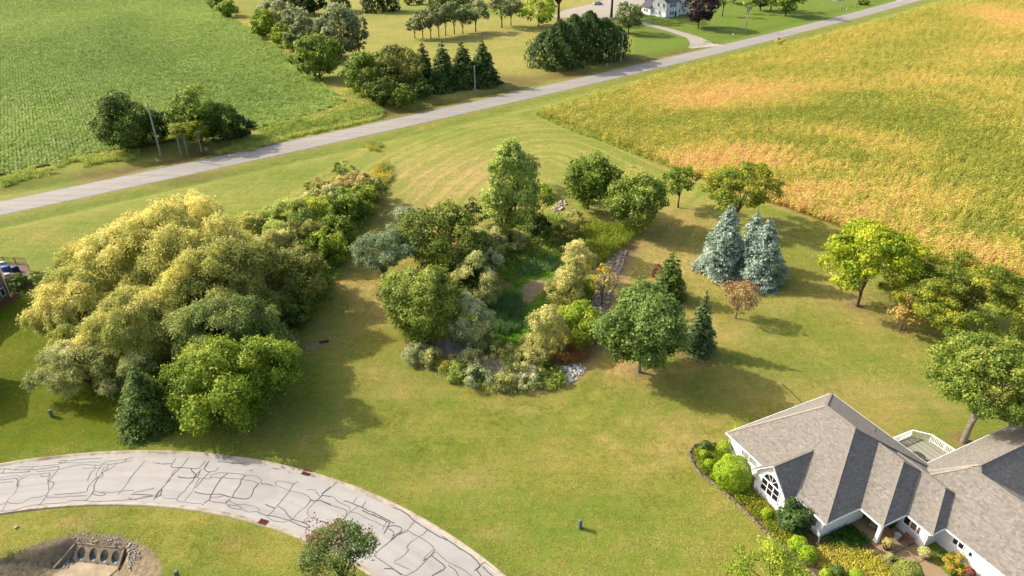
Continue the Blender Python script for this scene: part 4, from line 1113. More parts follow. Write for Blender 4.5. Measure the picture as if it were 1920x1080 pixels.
def window(parent, o, d, w, h, nx, ny, name='window', fan=False, glass=None, out=.03):
    """window whose lower left corner is o on a wall running along d (2-D), seen from the right-hand side of d"""
    d = Vector((d[0], d[1], 0)).normalized(); n_ = Vector((d.y, -d.x, 0)); o = Vector(o)
    def P(a, z, e): return o + d * a + Vector((0, 0, z)) + n_ * e
    fr = MB(); t_ = .07
    for a0, a1, z in ((-t_, w + t_, -t_ / 2), (-t_, w + t_, h + t_ / 2)): fr.bar(P(a0, z, out), P(a1, z, out), .09, t_)
    for a in (-t_ / 2, w + t_ / 2): fr.bar(P(a, 0, out), P(a, h, out), t_, .09, up=n_)
    for i in range(1, nx): fr.bar(P(w * i / nx, 0, out + .002), P(w * i / nx, h, out + .002), .10, .06, up=n_)
    for j in range(1, ny): fr.bar(P(0, h * j / ny, out - .003), P(w, h * j / ny, out - .003), .05, .04)
    fr.bar(P(-.12, -.1, out + .03), P(w + .12, -.1, out + .03), .14, .05)
    if fan:
        R = w * .46; c0 = h + .10
        pts = [P(w / 2 + R * math.cos(k * PI / 10), c0 + R * math.sin(k * PI / 10), out) for k in range(11)]
        for a, b in zip(pts[:-1], pts[1:]): fr.bar(a, b, .09, .09, up=n_)
        for k in (3, 5, 7): fr.bar(P(w / 2, c0, out), pts[k], .045, .04, up=n_)
        fr.bar(P(w / 2 - R, c0, out), P(w / 2 + R, c0, out), .09, .06)
    wo = fr.build(name, TRIM, parent)
    for i in range(nx):
        for j in range(ny):
            a0, a1 = w * i / nx + .02, w * (i + 1) / nx - .02; z0, z1 = h * j / ny + .02, h * (j + 1) / ny - .02
            MB().add([P(a0, z0, out - .012), P(a1, z0, out - .012), P(a1, z1, out - .012), P(a0, z1, out - .012)], [(0, 1, 2, 3)]).build('pane', glass or GLASS, wo)
    if fan:
        for k0, k1 in ((0, 3), (3, 5), (5, 7), (7, 10)):
            vs = [P(w / 2, c0 + .02, out - .012)] + [P(w / 2 + R * .97 * math.cos(k * PI / 10), c0 + R * .97 * math.sin(k * PI / 10), out - .012) for k in range(k0, k1 + 1)]
            MB().add(vs, [tuple(range(len(vs)))]).build('pane', glass or GLASS, wo)
    return wo
def lap_siding(parent, u0, u1, v, z0, z1, along='u', face=-1):
    """thin clapboard laps proud of a wall"""
    m = MB(); z = z0
    while z < z1 - .05:
        if along == 'u': m.add([(u0, v + face * .024, z), (u1, v + face * .024, z), (u1, v + face * .004, z + .19), (u0, v + face * .004, z + .19)], [(0, 1, 2, 3)])
        else: m.add([(v + face * .024, u0, z), (v + face * .024, u1, z), (v + face * .004, u1, z + .19), (v + face * .004, u0, z + .19)], [(0, 1, 2, 3)])
        z += .19
    return m.build('siding', WHITE, parent, kind='stuff')
# walls
w1 = wall_box(.40, 13.35, .40, 15.0, 2.50)
wall_box(13.36, 18.40, 8.20, 15.0, 2.49)
wall_box(18.41, 33.0, 10.05, 19.8, 2.48)
wall_box(12.95, 20.0, 15.01, 31.5, 2.47)
lap_siding(w1, .40, 6.1, .40, .15, 2.4); lap_siding(w1, 10.1, 13.35, .40, .15, 2.4)
lap_siding(w1, .42, 8.2, 13.35, .15, 2.4, 'v', 1)
# roofs: four bodies stepping back, and the wing towards the trees
hip_roof(house, 0, 13.75, 0, 15.4, EZ, 7.35, 5.1, 5.0)
hip_roof(house, 7.0, 16.2, 4.5, 14.9, EZ, 5.85, 0.4, 3.05, gut=(1, 1, 0, 0))
hip_roof(house, 9.0, 18.85, 7.8, 15.1, EZ, 4.82, 1.0, 2.2, gut=(1, 1, 0, 0))
hip_roof(house, 12.6, 34.0, 9.62, 20.2, EZ, 5.85, 3.9, 4.0, gut=(1, 1, 1, 0))
hip_roof(house, 12.5, 21.2, 12.0, 32.0, EZ - .01, 6.2, 3.5, .05, axis='v', gut=(0, 0, 1, 1))
# the gable with the arched window
gx0, gx1, gap_, gz = 5.35, 10.1, -1.15, 5.05
gm = (gx0 + gx1) / 2
gb = MB()
gb.add([(gx0 + .35, -.85, -.2), (gx1 - .35, -.85, -.2), (gx1 - .35, -.85, 2.5), (gm, -.85, 4.86), (gx0 + .35, -.85, 2.5), (gx0 + .35, .40, -.2), (gx1 - .35, .40, -.2), (gx1 - .35, .40, 2.5), (gm, .40, 4.86), (gx0 + .35, .40, 2.5)],
       [(0, 1, 2, 3, 4), (0, 4, 9, 5), (1, 6, 7, 2), (2, 7, 8, 3), (4, 3, 8, 9)])
gw = gb.build('gable_wall', WHITE, house)
acc = ([], [], []); b_ = MB()
back = 4.0
for f in (((gx0, back - 3.85, 2.45), (gx0, gap_, 2.45), (gm, gap_, gz), (gm, back, gz)), ((gx1, gap_, 2.45), (gx1, back - 3.85, 2.45), (gm, back, gz), (gm, gap_, gz))):
    b_.add([(x, y, z - .006) for x, y, z in f], [(0, 1, 2, 3)]); shingle_face(acc, f)
gr = b_.build('gable_roof', SHINGLE_B, house)
link('shingles', new_mesh('shingles', np.array(acc[0]), acc[1], SHINGLE, {'tone': ('FLOAT', acc[2])}), gr, kind='stuff')
m = MB(); 
for i in range(22): m.box((gm, gap_ + .1 + i * .22, gz + .035), (.26, .27, .02))
m.build('ridge_cap', RIDGE, gr)
m = MB()
for s in (gx0, gx1): m.bar((s, gap_ - .02, 2.37), (gm, gap_ - .02, gz - .08), .05, .2, up=(0, 1, 0)).bar((s, gap_, 2.36), (s, .0, 2.36), .10, .12)
m.build('bargeboard', TRIM, gr)
m = MB()
for s, q in ((gx0 + .03, 1), (gx1 - .03, -1)): m.add([(s, gap_, 2.40), (gm, gap_, gz - .06), (gm, -.84, gz - .06), (s, -.84, 2.40)], [(0, 1, 2, 3) if q > 0 else (3, 2, 1, 0)])
m.build('soffit', TRIM, gr)
window(gw, (gm - 1.15, -.85, .95), (1, 0), 2.3, 1.45, 3, 2, fan=True, name='arched_window')
window(w1, (2.3, .40, 1.2), (1, 0), 2.1, .72, 2, 1)
window(w1, (11.0, .40, .85), (1, 0), 1.7, 1.35, 2, 2)
MB().box((13.38, 6.9, 1.1), (.06, 1.6, 2.1)).build('porch_door', plain('dark_screen', A(58, 60, 66), .4), w1)
wb = [o for o in house.children if o.name.startswith('wall')][1]
BLIND = plain('warm_blind_glass', A(170, 140, 106), .3, .2, 4)
for i in range(3): window(wb, (16.0 + i * .72, 8.20, 1.15), (1, 0), .58, .95, 1, 1, glass=BLIND if i else GLASS)
MB().box((18.32, 8.18, 1.08), (.02, .05, .02)).build('door_knob', TRIM, wb)
MB().box((18.0, 8.175, 1.05), (.62, .05, 2.1)).build('entry_door', TRIM, wb)
wg = [o for o in house.children if o.name.startswith('wall')][2]
window(wg, (19.7, 10.05, 1.35), (1, 0), 1.0, .75, 2, 1)
MB().box((21.4, 9.99, 1.6), (.14, .12, .34)).build('wall_lamp', plain('black_metal', A(44, 44, 46), .4), wg)
gd = MB().box((25.4, 10.02, 1.1), (5.2, .08, 2.2)).build('garage_door', TRIM, wg)
m = MB()
for i in range(4): m.box((25.4, 9.972, .27 + i * .55), (5.0, .02, .48))
m.build('door_panel', WHITE, gd)
MB().bar((22.7, 9.98, 0), (22.7, 9.98, 2.25), .16, .06, up=(0, 1, 0)).bar((28.1, 9.98, 0), (28.1, 9.98, 2.25), .16, .06, up=(0, 1, 0)).bar((22.62, 9.98, 2.29), (28.18, 9.98, 2.29), .06, .1).build('door_frame', TRIM, wg)
MB().box((15.95, 4.95, 1.22), (.34, .34, 2.44)).box((15.95, 4.95, .12), (.46, .46, .24)).build('porch_post', TRIM, house)
m = MB()
for pts in ([(13.60, .12, 2.5), (13.42, .30, 2.2), (13.42, .30, .18), (13.75, -.15, .06)], [(18.7, 7.95, 2.48), (18.50, 8.12, 2.2), (18.50, 8.12, .18), (19.3, 7.5, .05)], [(.15, .15, 2.5), (.34, .30, 2.2), (.34, .30, .1)]):
    MB().tube(pts, .05, 6).build('downspout', TRIM, house)
MB().tube([(8.2, 12.2, 4.3), (8.2, 12.2, 4.95)], .06, 8).build('roof_vent', plain('lead_pipe', A(110, 108, 106), .5), house)
MB().tube([(27.0, 16.6, 4.5), (27.0, 16.6, 5.1)], .06, 8).build('roof_vent', plain('lead_pipe', A(110, 108, 106), .5), house)
# deck with railing, a thing of its own
deck = empty('deck', (*huv(10, 18), 0), HANG, 'weathered grey deck with white railing behind the ranch house', 'deck')
def dk(u_, v_, z): return Vector((u_ - 10, v_ - 18, z))
DQ = [(7.6, 15.0), (7.65, 19.85), (9.1, 21.15), (12.45, 21.3), (12.9, 15.0)]
t = NT('weathered_deck_boards'); p = t.pos()
oi_ = t.node('ShaderNodeObjectInfo')
k = t.mix(oi_.outputs['Random'], A(164, 164, 140), A(216, 214, 190))
k = t.mix(t.mapr(t.noise(p, 2.5, 4, .7), .35, .65, 0, .4), k, A(180, 176, 150))
t.col(k); DECKW = t.m
MB().prism([tuple(dk(*q, 0))[:2] for q in DQ], -.2, .44).build('deck_base', plain('deck_framing', A(120, 112, 98), .9), deck)
vv = 15.05; rdk = np.random.default_rng(9); boards = {}
Pd = [np.array(q) for q in DQ]
while vv < 21.2:
    P = clip_poly(clip_poly(Pd, np.array([0, vv]), np.array([0, 1.])), np.array([0, vv + .14]), np.array([0, -1.]))
    if len(P) >= 3:
        MB().prism([tuple(dk(*q, 0))[:2] for q in P], .45, .475 + .006 * rdk.random()).build('deck_board', DECKW, deck)
    vv += .152
RL = [(7.6, 15.4), (7.65, 19.85), (9.1, 21.15), (12.4, 21.3), (12.6, 20.2)]
RL = [(7.62, 15.4), (7.67, 19.83), (9.1, 21.1), (12.4, 21.26)]
balm = MB().box((0, 0, .52), (.045, .045, .80)).mesh('baluster', TRIM)
for a, b in zip(RL[:-1], RL[1:]):
    pa, pb = dk(*a, 0), dk(*b, 0); L = (pb - pa).length; nseg = max(1, round(L / 1.8))
    MB().bar(pa + Vector((0, 0, 1.42)), pb + Vector((0, 0, 1.42)), .16, .05).bar(pa + Vector((0, 0, .58)), pb + Vector((0, 0, .58)), .05, .08).bar(pa + Vector((0, 0, 1.34)), pb + Vector((0, 0, 1.34)), .05, .09).build('rail', TRIM, deck)
    for i in range(nseg + (b == RL[-1])): MB().box(tuple(pa.lerp(pb, i / nseg) + Vector((0, 0, .92))), (.13, .13, 1.0)).build('rail_post', TRIM, deck)
    nb_ = int(L / .16); ang_ = math.atan2((pb - pa).y, (pb - pa).x)
    for i in range(1, nb_):
        o = link('baluster', balm, deck); o.location = pa.lerp(pb, i / nb_) + Vector((0, 0, .46)); o.rotation_euler = (0, 0, ang_)
# patio table on the deck
tb = empty('patio_table', (*huv(10.6, 17.1), .48), HANG, 'round glass topped patio table on the deck', 'table')
MB().lathe([(.02, .70), (.74, .70), (.76, .715), (.74, .73), (.02, .73)], n=24).build('table_top', plain('smoky_glass', A(110, 112, 104), .15, .25, 2.0, .6), tb)
m = MB()
for k in range(8): m.bar((0, 0, .735), (.72 * math.cos(k * PI / 4), .72 * math.sin(k * PI / 4), .735), .03, .012)
m.lathe([(.1, .735), (.11, .75), (.05, .78)], n=10); m.build('table_frame', plain('dark_bronze', A(84, 78, 70), .4), tb)
for k in range(4): MB().tube([(.5 * math.cos(k * PI / 2), .5 * math.sin(k * PI / 2), .69), (.35 * math.cos(k * PI / 2), .35 * math.sin(k * PI / 2), .3), (.55 * math.cos(k * PI / 2), .55 * math.sin(k * PI / 2), 0)], .025, 6).build('leg', plain('dark_bronze', A(84, 78, 70), .4), tb)
# front walk
walk = sheet('front_walk', np.array([huv(*q) for q in [(13.4, 4.6), (16.4, 4.3), (17.9, 4.95), (19.6, 5.75), (20.4, 5.6), (23.5, 5.2), (23.5, 7.6), (20.7, 7.8), (19.5, 7.4), (18.8, 8.1), (13.4, 8.15)]]), .06, plain('tan_concrete', A(202, 172, 130), .85, .12, 1.2), 'tan concrete front walk and porch floor of the ranch house', 1.0)
m = MB()
for u_, v0_, v1_ in ((17.7, 4.9, 8.1), (19.4, 5.7, 7.4)): m.bar((*huv(u_, v0_), .075), (*huv(u_, v1_), .075), .03, .02)
m.bar((*huv(14.4, 6.4), .075), (*huv(19.3, 6.6), .075), .03, .02)
m.build('walk_joint', plain('dark_joint', A(110, 92, 70)), walk, kind='stuff')
# edging stones round the flower bed
m = MB(); re_ = np.random.default_rng(15)
EDG = [np.array(huv(*q)) for q in BED_UV[:16]]
for i in range(len(EDG) - 1):
    a, b = EDG[i], EDG[i + 1]; L = np.linalg.norm(b - a); n = int(L / .27); an = math.atan2(*(b - a)[::-1])
    for k in range(n):
        q = a + (b - a) * (k + .5) / n + re_.normal(size=2) * .025
        m.box((q[0], q[1], .09 + .03 * re_.random()), (.25, .17 + .04 * re_.random(), .2), rz=an + re_.normal() * .1)
m.build('edging_stones', plain('edging_block', A(176, 156, 134), .9, .3, 2.5), None, 'curving row of tan edging stones round the flower bed', kind='stuff')

# ------------------------------------------------------------------ the neighbour's house at the left edge
SIDE = plain('taupe_siding', A(150, 138, 124), .7, .06, 2)
K = np.array(gp(19, 556)); K2 = np.array(gp(0, 568.5))
d1 = (K2 - K) / np.linalg.norm(K2 - K); d2 = np.array([d1[1], -d1[0]])
if d2[1] < 0: d2 = -d2
nh = empty('taupe_house', (K[0], K[1], 0), math.atan2(d1[1], d1[0]), 'taupe sided house at the edge of the picture beside the golden willow', 'house')
sg = 1 if np.cross(d1, d2) > 0 else -1
def nq(a, b): return (a, b * sg)
HL = 24.0  # length beyond the visible corner stretched for its shadow on the lawn
m = MB().prism([nq(0, 0), nq(HL, 0), nq(HL, 9.5), nq(0, 9.5)][::sg], -.5, 5.4); wn_ = m.build('wall', SIDE, nh)
mm = MB()
for (a0, a1, b0, b1, zr) in ((-.4, 14, -.45, 10.0, 9.2), (9, HL + .4, -.5, 10.05, 9.6)):
    bm_ = (b0 + b1) / 2
    mm.add([(*nq(a0, b0), 5.4), (*nq(a1, b0), 5.4), (*nq(a1, b1), 5.4), (*nq(a0, b1), 5.4), (*nq(a0, bm_), zr), (*nq(a1, bm_), zr)], [(0, 1, 5, 4), (2, 3, 4, 5), (3, 0, 4), (1, 2, 5), (3, 2, 1, 0)])
mm.build('roof', SHINGLE_B, nh)
MB().prism([nq(17, .02), nq(26, .02), nq(26, -12), nq(17, -12)][::-sg], -.5, 4.4).build('shade_wing_wall', SIDE, nh)  # unseen wing, added to throw shade onto the lawn
mm = MB(); mm.add([(*nq(16.5, .3), 4.4), (*nq(26.5, .3), 4.4), (*nq(26.5, -12.5), 4.4), (*nq(16.5, -12.5), 4.4), (*nq(21.5, .3), 7.4), (*nq(21.5, -12.5), 7.4)], [(0, 4, 5, 3), (1, 2, 5, 4), (0, 1, 4), (2, 3, 5), (3, 2, 1, 0)]); mm.build('shade_wing_roof', SHINGLE_B, nh)  # roof of the added wing, out of view, shaped for its shadow
MB().tube([(*nq(-.06, -.06), 5.3), (*nq(-.06, -.06), .25), (*nq(-1.4, -.9), .08)], .06, 6).build('downspout', TRIM, nh)
MB().box((*nq(.9, -.03), 1.3), (.7, .06, 1.3)).build('window', TRIM, nh)
MB().box((*nq(.9, -.07), 1.3), (.55, .03, 1.1)).build('window_glass', GLASS, nh)
sheet('mulch_bed', np.array([K + d1 * a + d2 * b for a, b in [(-1.3, -.1), (-.2, -1.5), (4, -1.6), (14, -1.6), (14, 0), (0, 0)]]), .03, plain('red_mulch', A(150, 104, 74), .9, .2, 4), 'red mulch strip along the foot of the taupe house')
# its deck
nd = empty('back_deck', (K[0], K[1], 0), math.atan2(d1[1], d1[0]), 'brown back deck with dark railing on the taupe house', 'deck')
def at_(px, py, z):
    q = np.array(gp(px, py, z)) - K
    return (q @ d1, (q @ d2) * sg)
DZ = 1.3
dq = [at_(-30, 505, DZ), at_(-30, 492, DZ), at_(50, 494, DZ), at_(56, 508, DZ), at_(58, 520, DZ), at_(8, 528, DZ)]
DKW = plain('brown_deck', A(150, 122, 104), .85, .15, 2)
rp = [at_(-30, 492, DZ), at_(9, 493, DZ), at_(30, 494, DZ), at_(50, 494.5, DZ), at_(55, 508, DZ)]
# keep polygon orientation irrelevant: both sides are closed
MB().prism([tuple(q) for q in dq], DZ - .2, DZ).build('deck_floor', DKW, nd)
DARKM = plain('dark_green_metal', A(64, 70, 62), .5)
for a, b in zip(rp[:-1], rp[1:]):
    a3, b3 = Vector((*a, DZ)), Vector((*b, DZ)); L = (b3 - a3).length
    MB().bar(a3 + Vector((0, 0, 1)), b3 + Vector((0, 0, 1)), .1, .06).bar(a3 + Vector((0, 0, .12)), b3 + Vector((0, 0, .12)), .05, .05).build('rail', DKW, nd)
    MB().box(a3 + Vector((0, 0, .55)), (.1, .1, 1.1)).build('rail_post', DKW, nd)
    m = MB()
    for k in range(1, int(L / .14)): m.box(a3.lerp(b3, k * .14 / L) + Vector((0, 0, .55)), (.02, .02, .85))
    if m.v: m.build('balusters', DARKM, nd, kind='stuff')
    MB().box(a3 + Vector((0, 0, -DZ / 2 - .1)), (.12, .12, DZ)).build('deck_leg', DKW, nd)
s0 = Vector((*at_(57, 521, DZ), DZ)); s1 = Vector((*at_(68, 549, 0), 0.0))
sdir = (s1 - s0); sperp = Vector((sdir.y, -sdir.x, 0)).normalized()
for k in range(6):
    q = s0.lerp(s1, (k + .5) / 6.3)
    MB().bar(q - sperp * .75, q + sperp * .75, .32, .06).build('step', plain('pale_treads', A(176, 140, 112), .85), nd)
# covered furniture on it
def cover(px, py, w, d, h, mat, name, label, cat):
    q = gp(px, py, DZ)
    m = MB(); m.lathe([(.52 * w, 0), (.5 * w, h * .7), (.44 * w, h * .93), (.2 * w, h)], n=8)
    o = m.build(name, mat, None, label, cat, smooth=True); o.location = (q[0], q[1], DZ); o.scale = (1, d / w, 1); return o
cover(13, 507, 1.6, 1.0, .8, plain('blue_tarp', A(70, 120, 180), .5), 'covered_table', 'blue covered table on the brown back deck', 'table')
cover(30, 509, 1.3, .8, .9, plain('navy_cover', A(40, 50, 110), .5), 'covered_grill', 'navy covered grill by the rail of the brown back deck', 'grill')
cover(8, 500, 1.2, .8, .9, plain('white_cover', A(225, 225, 228), .5), 'patio_chair', 'white chair at the far side of the brown back deck', 'chair')
cover(16, 519, 1.2, .7, .6, plain('white_cover', A(225, 225, 228), .5), 'patio_chair', 'white chair at the near side of the brown back deck', 'chair')

# ------------------------------------------------------------------ the farmhouse beyond the road
FW = plain('farmhouse_white', A(236, 240, 244, .8), .6, .03, 1)
FK = np.array(gp(1248, 32)); Fa = np.array(gp(1330, 24)); Fb = np.array(gp(1226, 29))
f1 = (Fa - FK) / np.linalg.norm(Fa - FK); f1 = np.array([math.cos(math.radians(33)), math.sin(math.radians(33))]); f2 = np.array([-f1[1], f1[0]])
fh = empty('farmhouse', (FK[0], FK[1], tz(*FK)), math.atan2(f1[1], f1[0]), 'two storey white farmhouse with grey roof beyond the county road', 'house')
DR = plain('grey_roof', A(112, 114, 120), .85, .15, 1)
def gable(u0, u1, v0, v1, ze, zr, axis, wallm=FW):
    w_ = MB().prism([(u0, v0), (u1, v0), (u1, v1), (u0, v1)], -.5, ze)
    if axis == 'u':
        m_ = (v0 + v1) / 2; w_.add([(u0, v0, ze), (u0, v1, ze), (u0, m_, zr), (u1, v0, ze), (u1, v1, ze), (u1, m_, zr)], [(1, 0, 2), (3, 4, 5)])
        r_ = [((u0 - .4, v0 - .4, ze - .25), (u1 + .4, v0 - .4, ze - .25), (u1 + .4, m_, zr + .1), (u0 - .4, m_, zr + .1)), ((u1 + .4, v1 + .4, ze - .25), (u0 - .4, v1 + .4, ze - .25), (u0 - .4, m_, zr + .1), (u1 + .4, m_, zr + .1))]
    else:
        m_ = (u0 + u1) / 2; w_.add([(u0, v0, ze), (u1, v0, ze), (m_, v0, zr), (u0, v1, ze), (u1, v1, ze), (m_, v1, zr)], [(0, 1, 2), (4, 3, 5)])
        r_ = [((u0 - .4, v0 - .4, ze - .25), (u0 - .4, v1 + .4, ze - .25), (m_, v1 + .4, zr + .1), (m_, v0 - .4, zr + .1)), ((u1 + .4, v1 + .4, ze - .25), (u1 + .4, v0 - .4, ze - .25), (m_, v0 - .4, zr + .1), (m_, v1 + .4, zr + .1))]
    wo = w_.build('wall', wallm, fh)
    rm = MB()
    for f in r_:
        rm.add(f, [(0, 1, 2, 3)]); rm.add([(x, y, z - .15) for x, y, z in f], [(3, 2, 1, 0)])
        for i in range(4):
            a, b = f[i], f[(i + 1) % 4]; rm.add([a, b, (b[0], b[1], b[2] - .15), (a[0], a[1], a[2] - .15)], [(3, 2, 1, 0)])
    rm.build('roof', DR, fh)
    return wo
wa = gable(0, 7.6, 0, 8.5, 6.2, 9.0, 'u')
wc = gable(7.62, 15.5, 2.0, 9.5, 6.2, 9.2, 'v')
wd = gable(-1.0, 6.0, 8.52, 14.5, 3.1, 5.2, 'v')
def fwin(parent, o, d, w, h):
    wo = window(parent, o, d, w, h, 2, 1)
    return wo
for u_ in (1.6, 2.9): 
    pass
for (u_, z_) in ((2.0, 3.9), (3.3, 3.9), (4.6, 3.9), (2.2, .8), (3.6, .8)): fwin(wa, (u_, 0, z_), (1, 0), 1.0, 1.55)
MB().box((5.7, -.03, 1.05), (.95, .08, 2.1)).build('door', plain('dark_door', A(70, 72, 80), .5), wa)
for (v_, z_) in ((5.6, 3.9), (2.2, 3.9), (4.2, .8)): fwin(wa, (0, v_, z_), (0, -1), 1.1, 1.5)
for (u_, z_) in ((9.0, 3.9), (12.2, 3.9), (9.0, .8), (12.2, .8)): fwin(wc, (u_, 2.0, z_), (1, 0), 1.1, 1.5)
for v_ in (12.6, 11.2): fwin(wd, (-1.0, v_, .9), (0, -1), .9, 1.3)
MB().box((-.35, 4.2, .12), (.7, 8.4, .5)).build('foundation', FW, fh)

# ================================================================== TREES AND SHRUBS
BARK = plain('bark_brown', A(126, 106, 84), .9, .3, 5); BARKG = plain('bark_grey', A(160, 148, 130), .9, .25, 5); BARKW = plain('bark_pale', A(206, 198, 184), .9, .2, 4); BARKD = plain('bark_dark', A(86, 72, 58), .9, .3, 5)
PAL = {
    'gold': ((96, 112, 46), (164, 164, 80), (224, 210, 124)), 'goldgreen': ((90, 104, 44), (146, 152, 70), (214, 202, 110)), 'sage': ((86, 98, 52), (148, 152, 88), (206, 200, 132)),
    'sagedark': ((66, 84, 34), (112, 128, 58), (166, 170, 92)), 'olive': ((70, 80, 32), (124, 128, 56), (172, 166, 82)), 'olivedark': ((52, 68, 20), (98, 114, 38), (158, 158, 60)),
    'lime': ((86, 114, 26), (148, 166, 46), (200, 200, 80)), 'bright': ((72, 96, 18), (122, 142, 36), (180, 182, 66)), 'green': ((58, 80, 18), (104, 126, 38), (164, 170, 62)),
    'dark': ((44, 62, 18), (82, 102, 34), (140, 150, 56)), 'deep': ((32, 48, 16), (58, 78, 28), (104, 118, 46)), 'maple': ((54, 78, 28), (104, 126, 54), (156, 168, 88)), 'brownolive': ((124, 118, 60), (174, 160, 92), (210, 196, 132)),
    'pale': ((120, 122, 60), (174, 172, 96), (214, 204, 136)), 'palesage': ((110, 122, 80), (166, 172, 122), (208, 206, 160)), 'poplar': ((94, 114, 44), (146, 162, 74), (200, 202, 114)),
    'limeolive': ((70, 92, 24), (120, 134, 48), (174, 176, 80)), 'yellowgreen': ((84, 110, 14), (142, 158, 34), (206, 196, 52)), 'mapleyellow': ((62, 88, 24), (112, 130, 44), (174, 174, 78)), 'locust': ((74, 98, 28), (126, 140, 44), (196, 178, 48)),
    'locustyellow': ((74, 96, 30), (112, 130, 44), (190, 176, 52)), 'bluespruce': ((80, 98, 82), (130, 148, 130), (190, 200, 180)), 'spruce': ((42, 62, 18), (78, 100, 36), (128, 144, 64)),
    'lawnspruce': ((40, 62, 34), (78, 100, 54), (128, 142, 84)), 'farspruce': ((36, 54, 24), (66, 88, 40), (124, 136, 66)), 'bluepine': ((78, 92, 58), (120, 136, 92), (172, 180, 128)), 'brownleaf': ((110, 84, 54), (152, 124, 84), (186, 160, 112)), 'tanleaf': ((128, 110, 56), (172, 148, 82), (204, 182, 110)),
    'purple': ((34, 26, 34), (62, 48, 56), (104, 86, 88)), 'crab': ((60, 80, 26), (92, 112, 46), (134, 142, 80)), 'crabred': ((88, 40, 36), (120, 62, 52), (156, 100, 80)), 'ball': ((92, 124, 14), (134, 160, 28), (180, 196, 62)), 'yew': ((38, 62, 28), (72, 98, 46), (124, 140, 76)),
    'boxwood': ((82, 96, 36), (124, 134, 58), (168, 168, 84)), 'farolive': ((70, 84, 48), (112, 122, 72), (160, 160, 104)), 'fargrey': ((82, 92, 56), (128, 136, 88), (178, 178, 126)), 'orange': ((112, 132, 40), (170, 156, 54), (216, 150, 60)),
}
def pal(nm, trans=.42): return LM('leaves_' + nm, *PAL[nm], trans=trans, k=1.26)
_seed = [100]
def dims(bx, by, ty, w, kb, solid=True):
    P = gt(bx, by); zc = depth(P.x, P.y, P.z); s = FOC / zc
    t_ = (by - ty) / s; r_ = w / 2 / s; p_ = math.atan2(CAM_H - P.z, P.y)
    if not solid: return P, r_, t_ / math.cos(p_), zc
    lo, hi = .25, 40
    for _ in range(40):
        h = (lo + hi) / 2; c_ = h * (1 + kb) / 2; a_ = h * (1 - kb) / 2
        if c_ * math.cos(p_) + math.hypot(a_ * math.cos(p_), r_ * .8 * math.sin(p_)) > t_: hi = h
        else: lo = h
    return P, r_, max(h, r_ * .5), zc
def plant(kind, leaf, name, label, cat, bx, by, ty, w, group=None, kb=None, nl=None, prof='round', cov=1.0, Lk=1.0, bark=None, nst=1, ragged=.25, tr=.42, seed=None, br=None, spread=.16, droop=0., flat=.8, wl=.7, sink=0.0, tips=8, dens=1.0, full=.85, rs=.84):
    _seed[0] += 1
    r = np.random.default_rng(seed or int(bx * 7 + by * 13 + 5000))
    if kb is None: kb = {'tree': .26, 'shrub': .0, 'willow': .05, 'spruce': .05, 'column': .0, 'pine': .35, 'locust': .3, 'ball': 0, 'plume': 0}[kind]
    if kb <= .11:      # the lowest leaves seen are the crown's near rim: the stem stands behind it
        P = gt(bx, by); by = by - (.26 if kind in ('spruce', 'column') else .34 if kind in ('shrub', 'plume') else .20) * w * math.sin(math.atan2(CAM_H, P.y))
    P, rad, h, zc = dims(bx, by, ty, w, kb, kind not in ('spruce', 'column'))
    L = max(.19, .0030 * zc) * Lk
    mat = pal(leaf, tr)
    zb = kb * h
    Pl = None
    if kind in ('tree', 'shrub', 'pine'):
        n_ = nl or int(np.clip(10 + rad * 6, 12, 46))
        parts, Pl, rl = broad_leaves(r, h, rad, zb, n_, L, 1.25 * cov, prof, rs=rs, wl=.35 if kind == 'pine' else wl, flat=.6 if kind == 'pine' else flat, ragged=ragged, spread=spread, droop=droop)
    elif kind == 'locust':
        n_ = nl or int(np.clip(20 + rad * 7, 20, 80))
        parts, Pl, rl = broad_leaves(r, h, rad, zb, n_, L * .85, .8 * cov, prof, wl=.5, droop=.5, flat=.38, ragged=.35, spread=.24)
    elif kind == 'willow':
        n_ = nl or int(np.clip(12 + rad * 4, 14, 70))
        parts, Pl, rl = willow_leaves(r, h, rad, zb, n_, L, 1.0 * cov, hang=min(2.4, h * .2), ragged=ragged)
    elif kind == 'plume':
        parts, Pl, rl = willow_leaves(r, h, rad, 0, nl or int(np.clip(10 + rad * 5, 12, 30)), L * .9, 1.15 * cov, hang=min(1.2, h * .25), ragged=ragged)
    elif kind == 'spruce':
        parts = spruce_leaves(r, h, rad, zb, L * 1.15, dens, full)
    elif kind == 'column':
        parts = column_leaves(r, h, rad, L * 1.15, dens)
    elif kind == 'ball':
        parts = ball_leaves(r, rad, h, L * .6)
    trunked = kind in ('tree', 'willow', 'spruce', 'pine', 'locust')
    rz = 0.0
    if not trunked:
        o = link(name, leaf_mesh(name, parts, mat), None, label, cat, group); o.location = (P.x, P.y, P.z - .05 - sink); return o
    root = empty(name, (P.x, P.y, P.z - sink), rz, label, cat, group)
    link('crown', leaf_mesh('crown', parts, mat), root)
    br_ = br or max(.09, h * .02)
    if kind == 'spruce':
        m = MB(); m.tube([(0, 0, -.3), (0, 0, .15 * h), (0, 0, h * .6), (0, 0, h * .97)], [br_ * 1.1, br_, br_ * .5, .02], 7); link('trunk', m.mesh('trunk', bark or BARKD, True), root)
    else:
        o_ = np.argsort(-Pl[:, 2])[:max(tips * 2, 6)]; r.shuffle(o_)
        link('trunk', trunk_mesh('trunk', r, h, br_, max(zb * 1.05, h * .14), [Pl[i] for i in o_[:tips]], bark or BARK, nst), root)
    return root

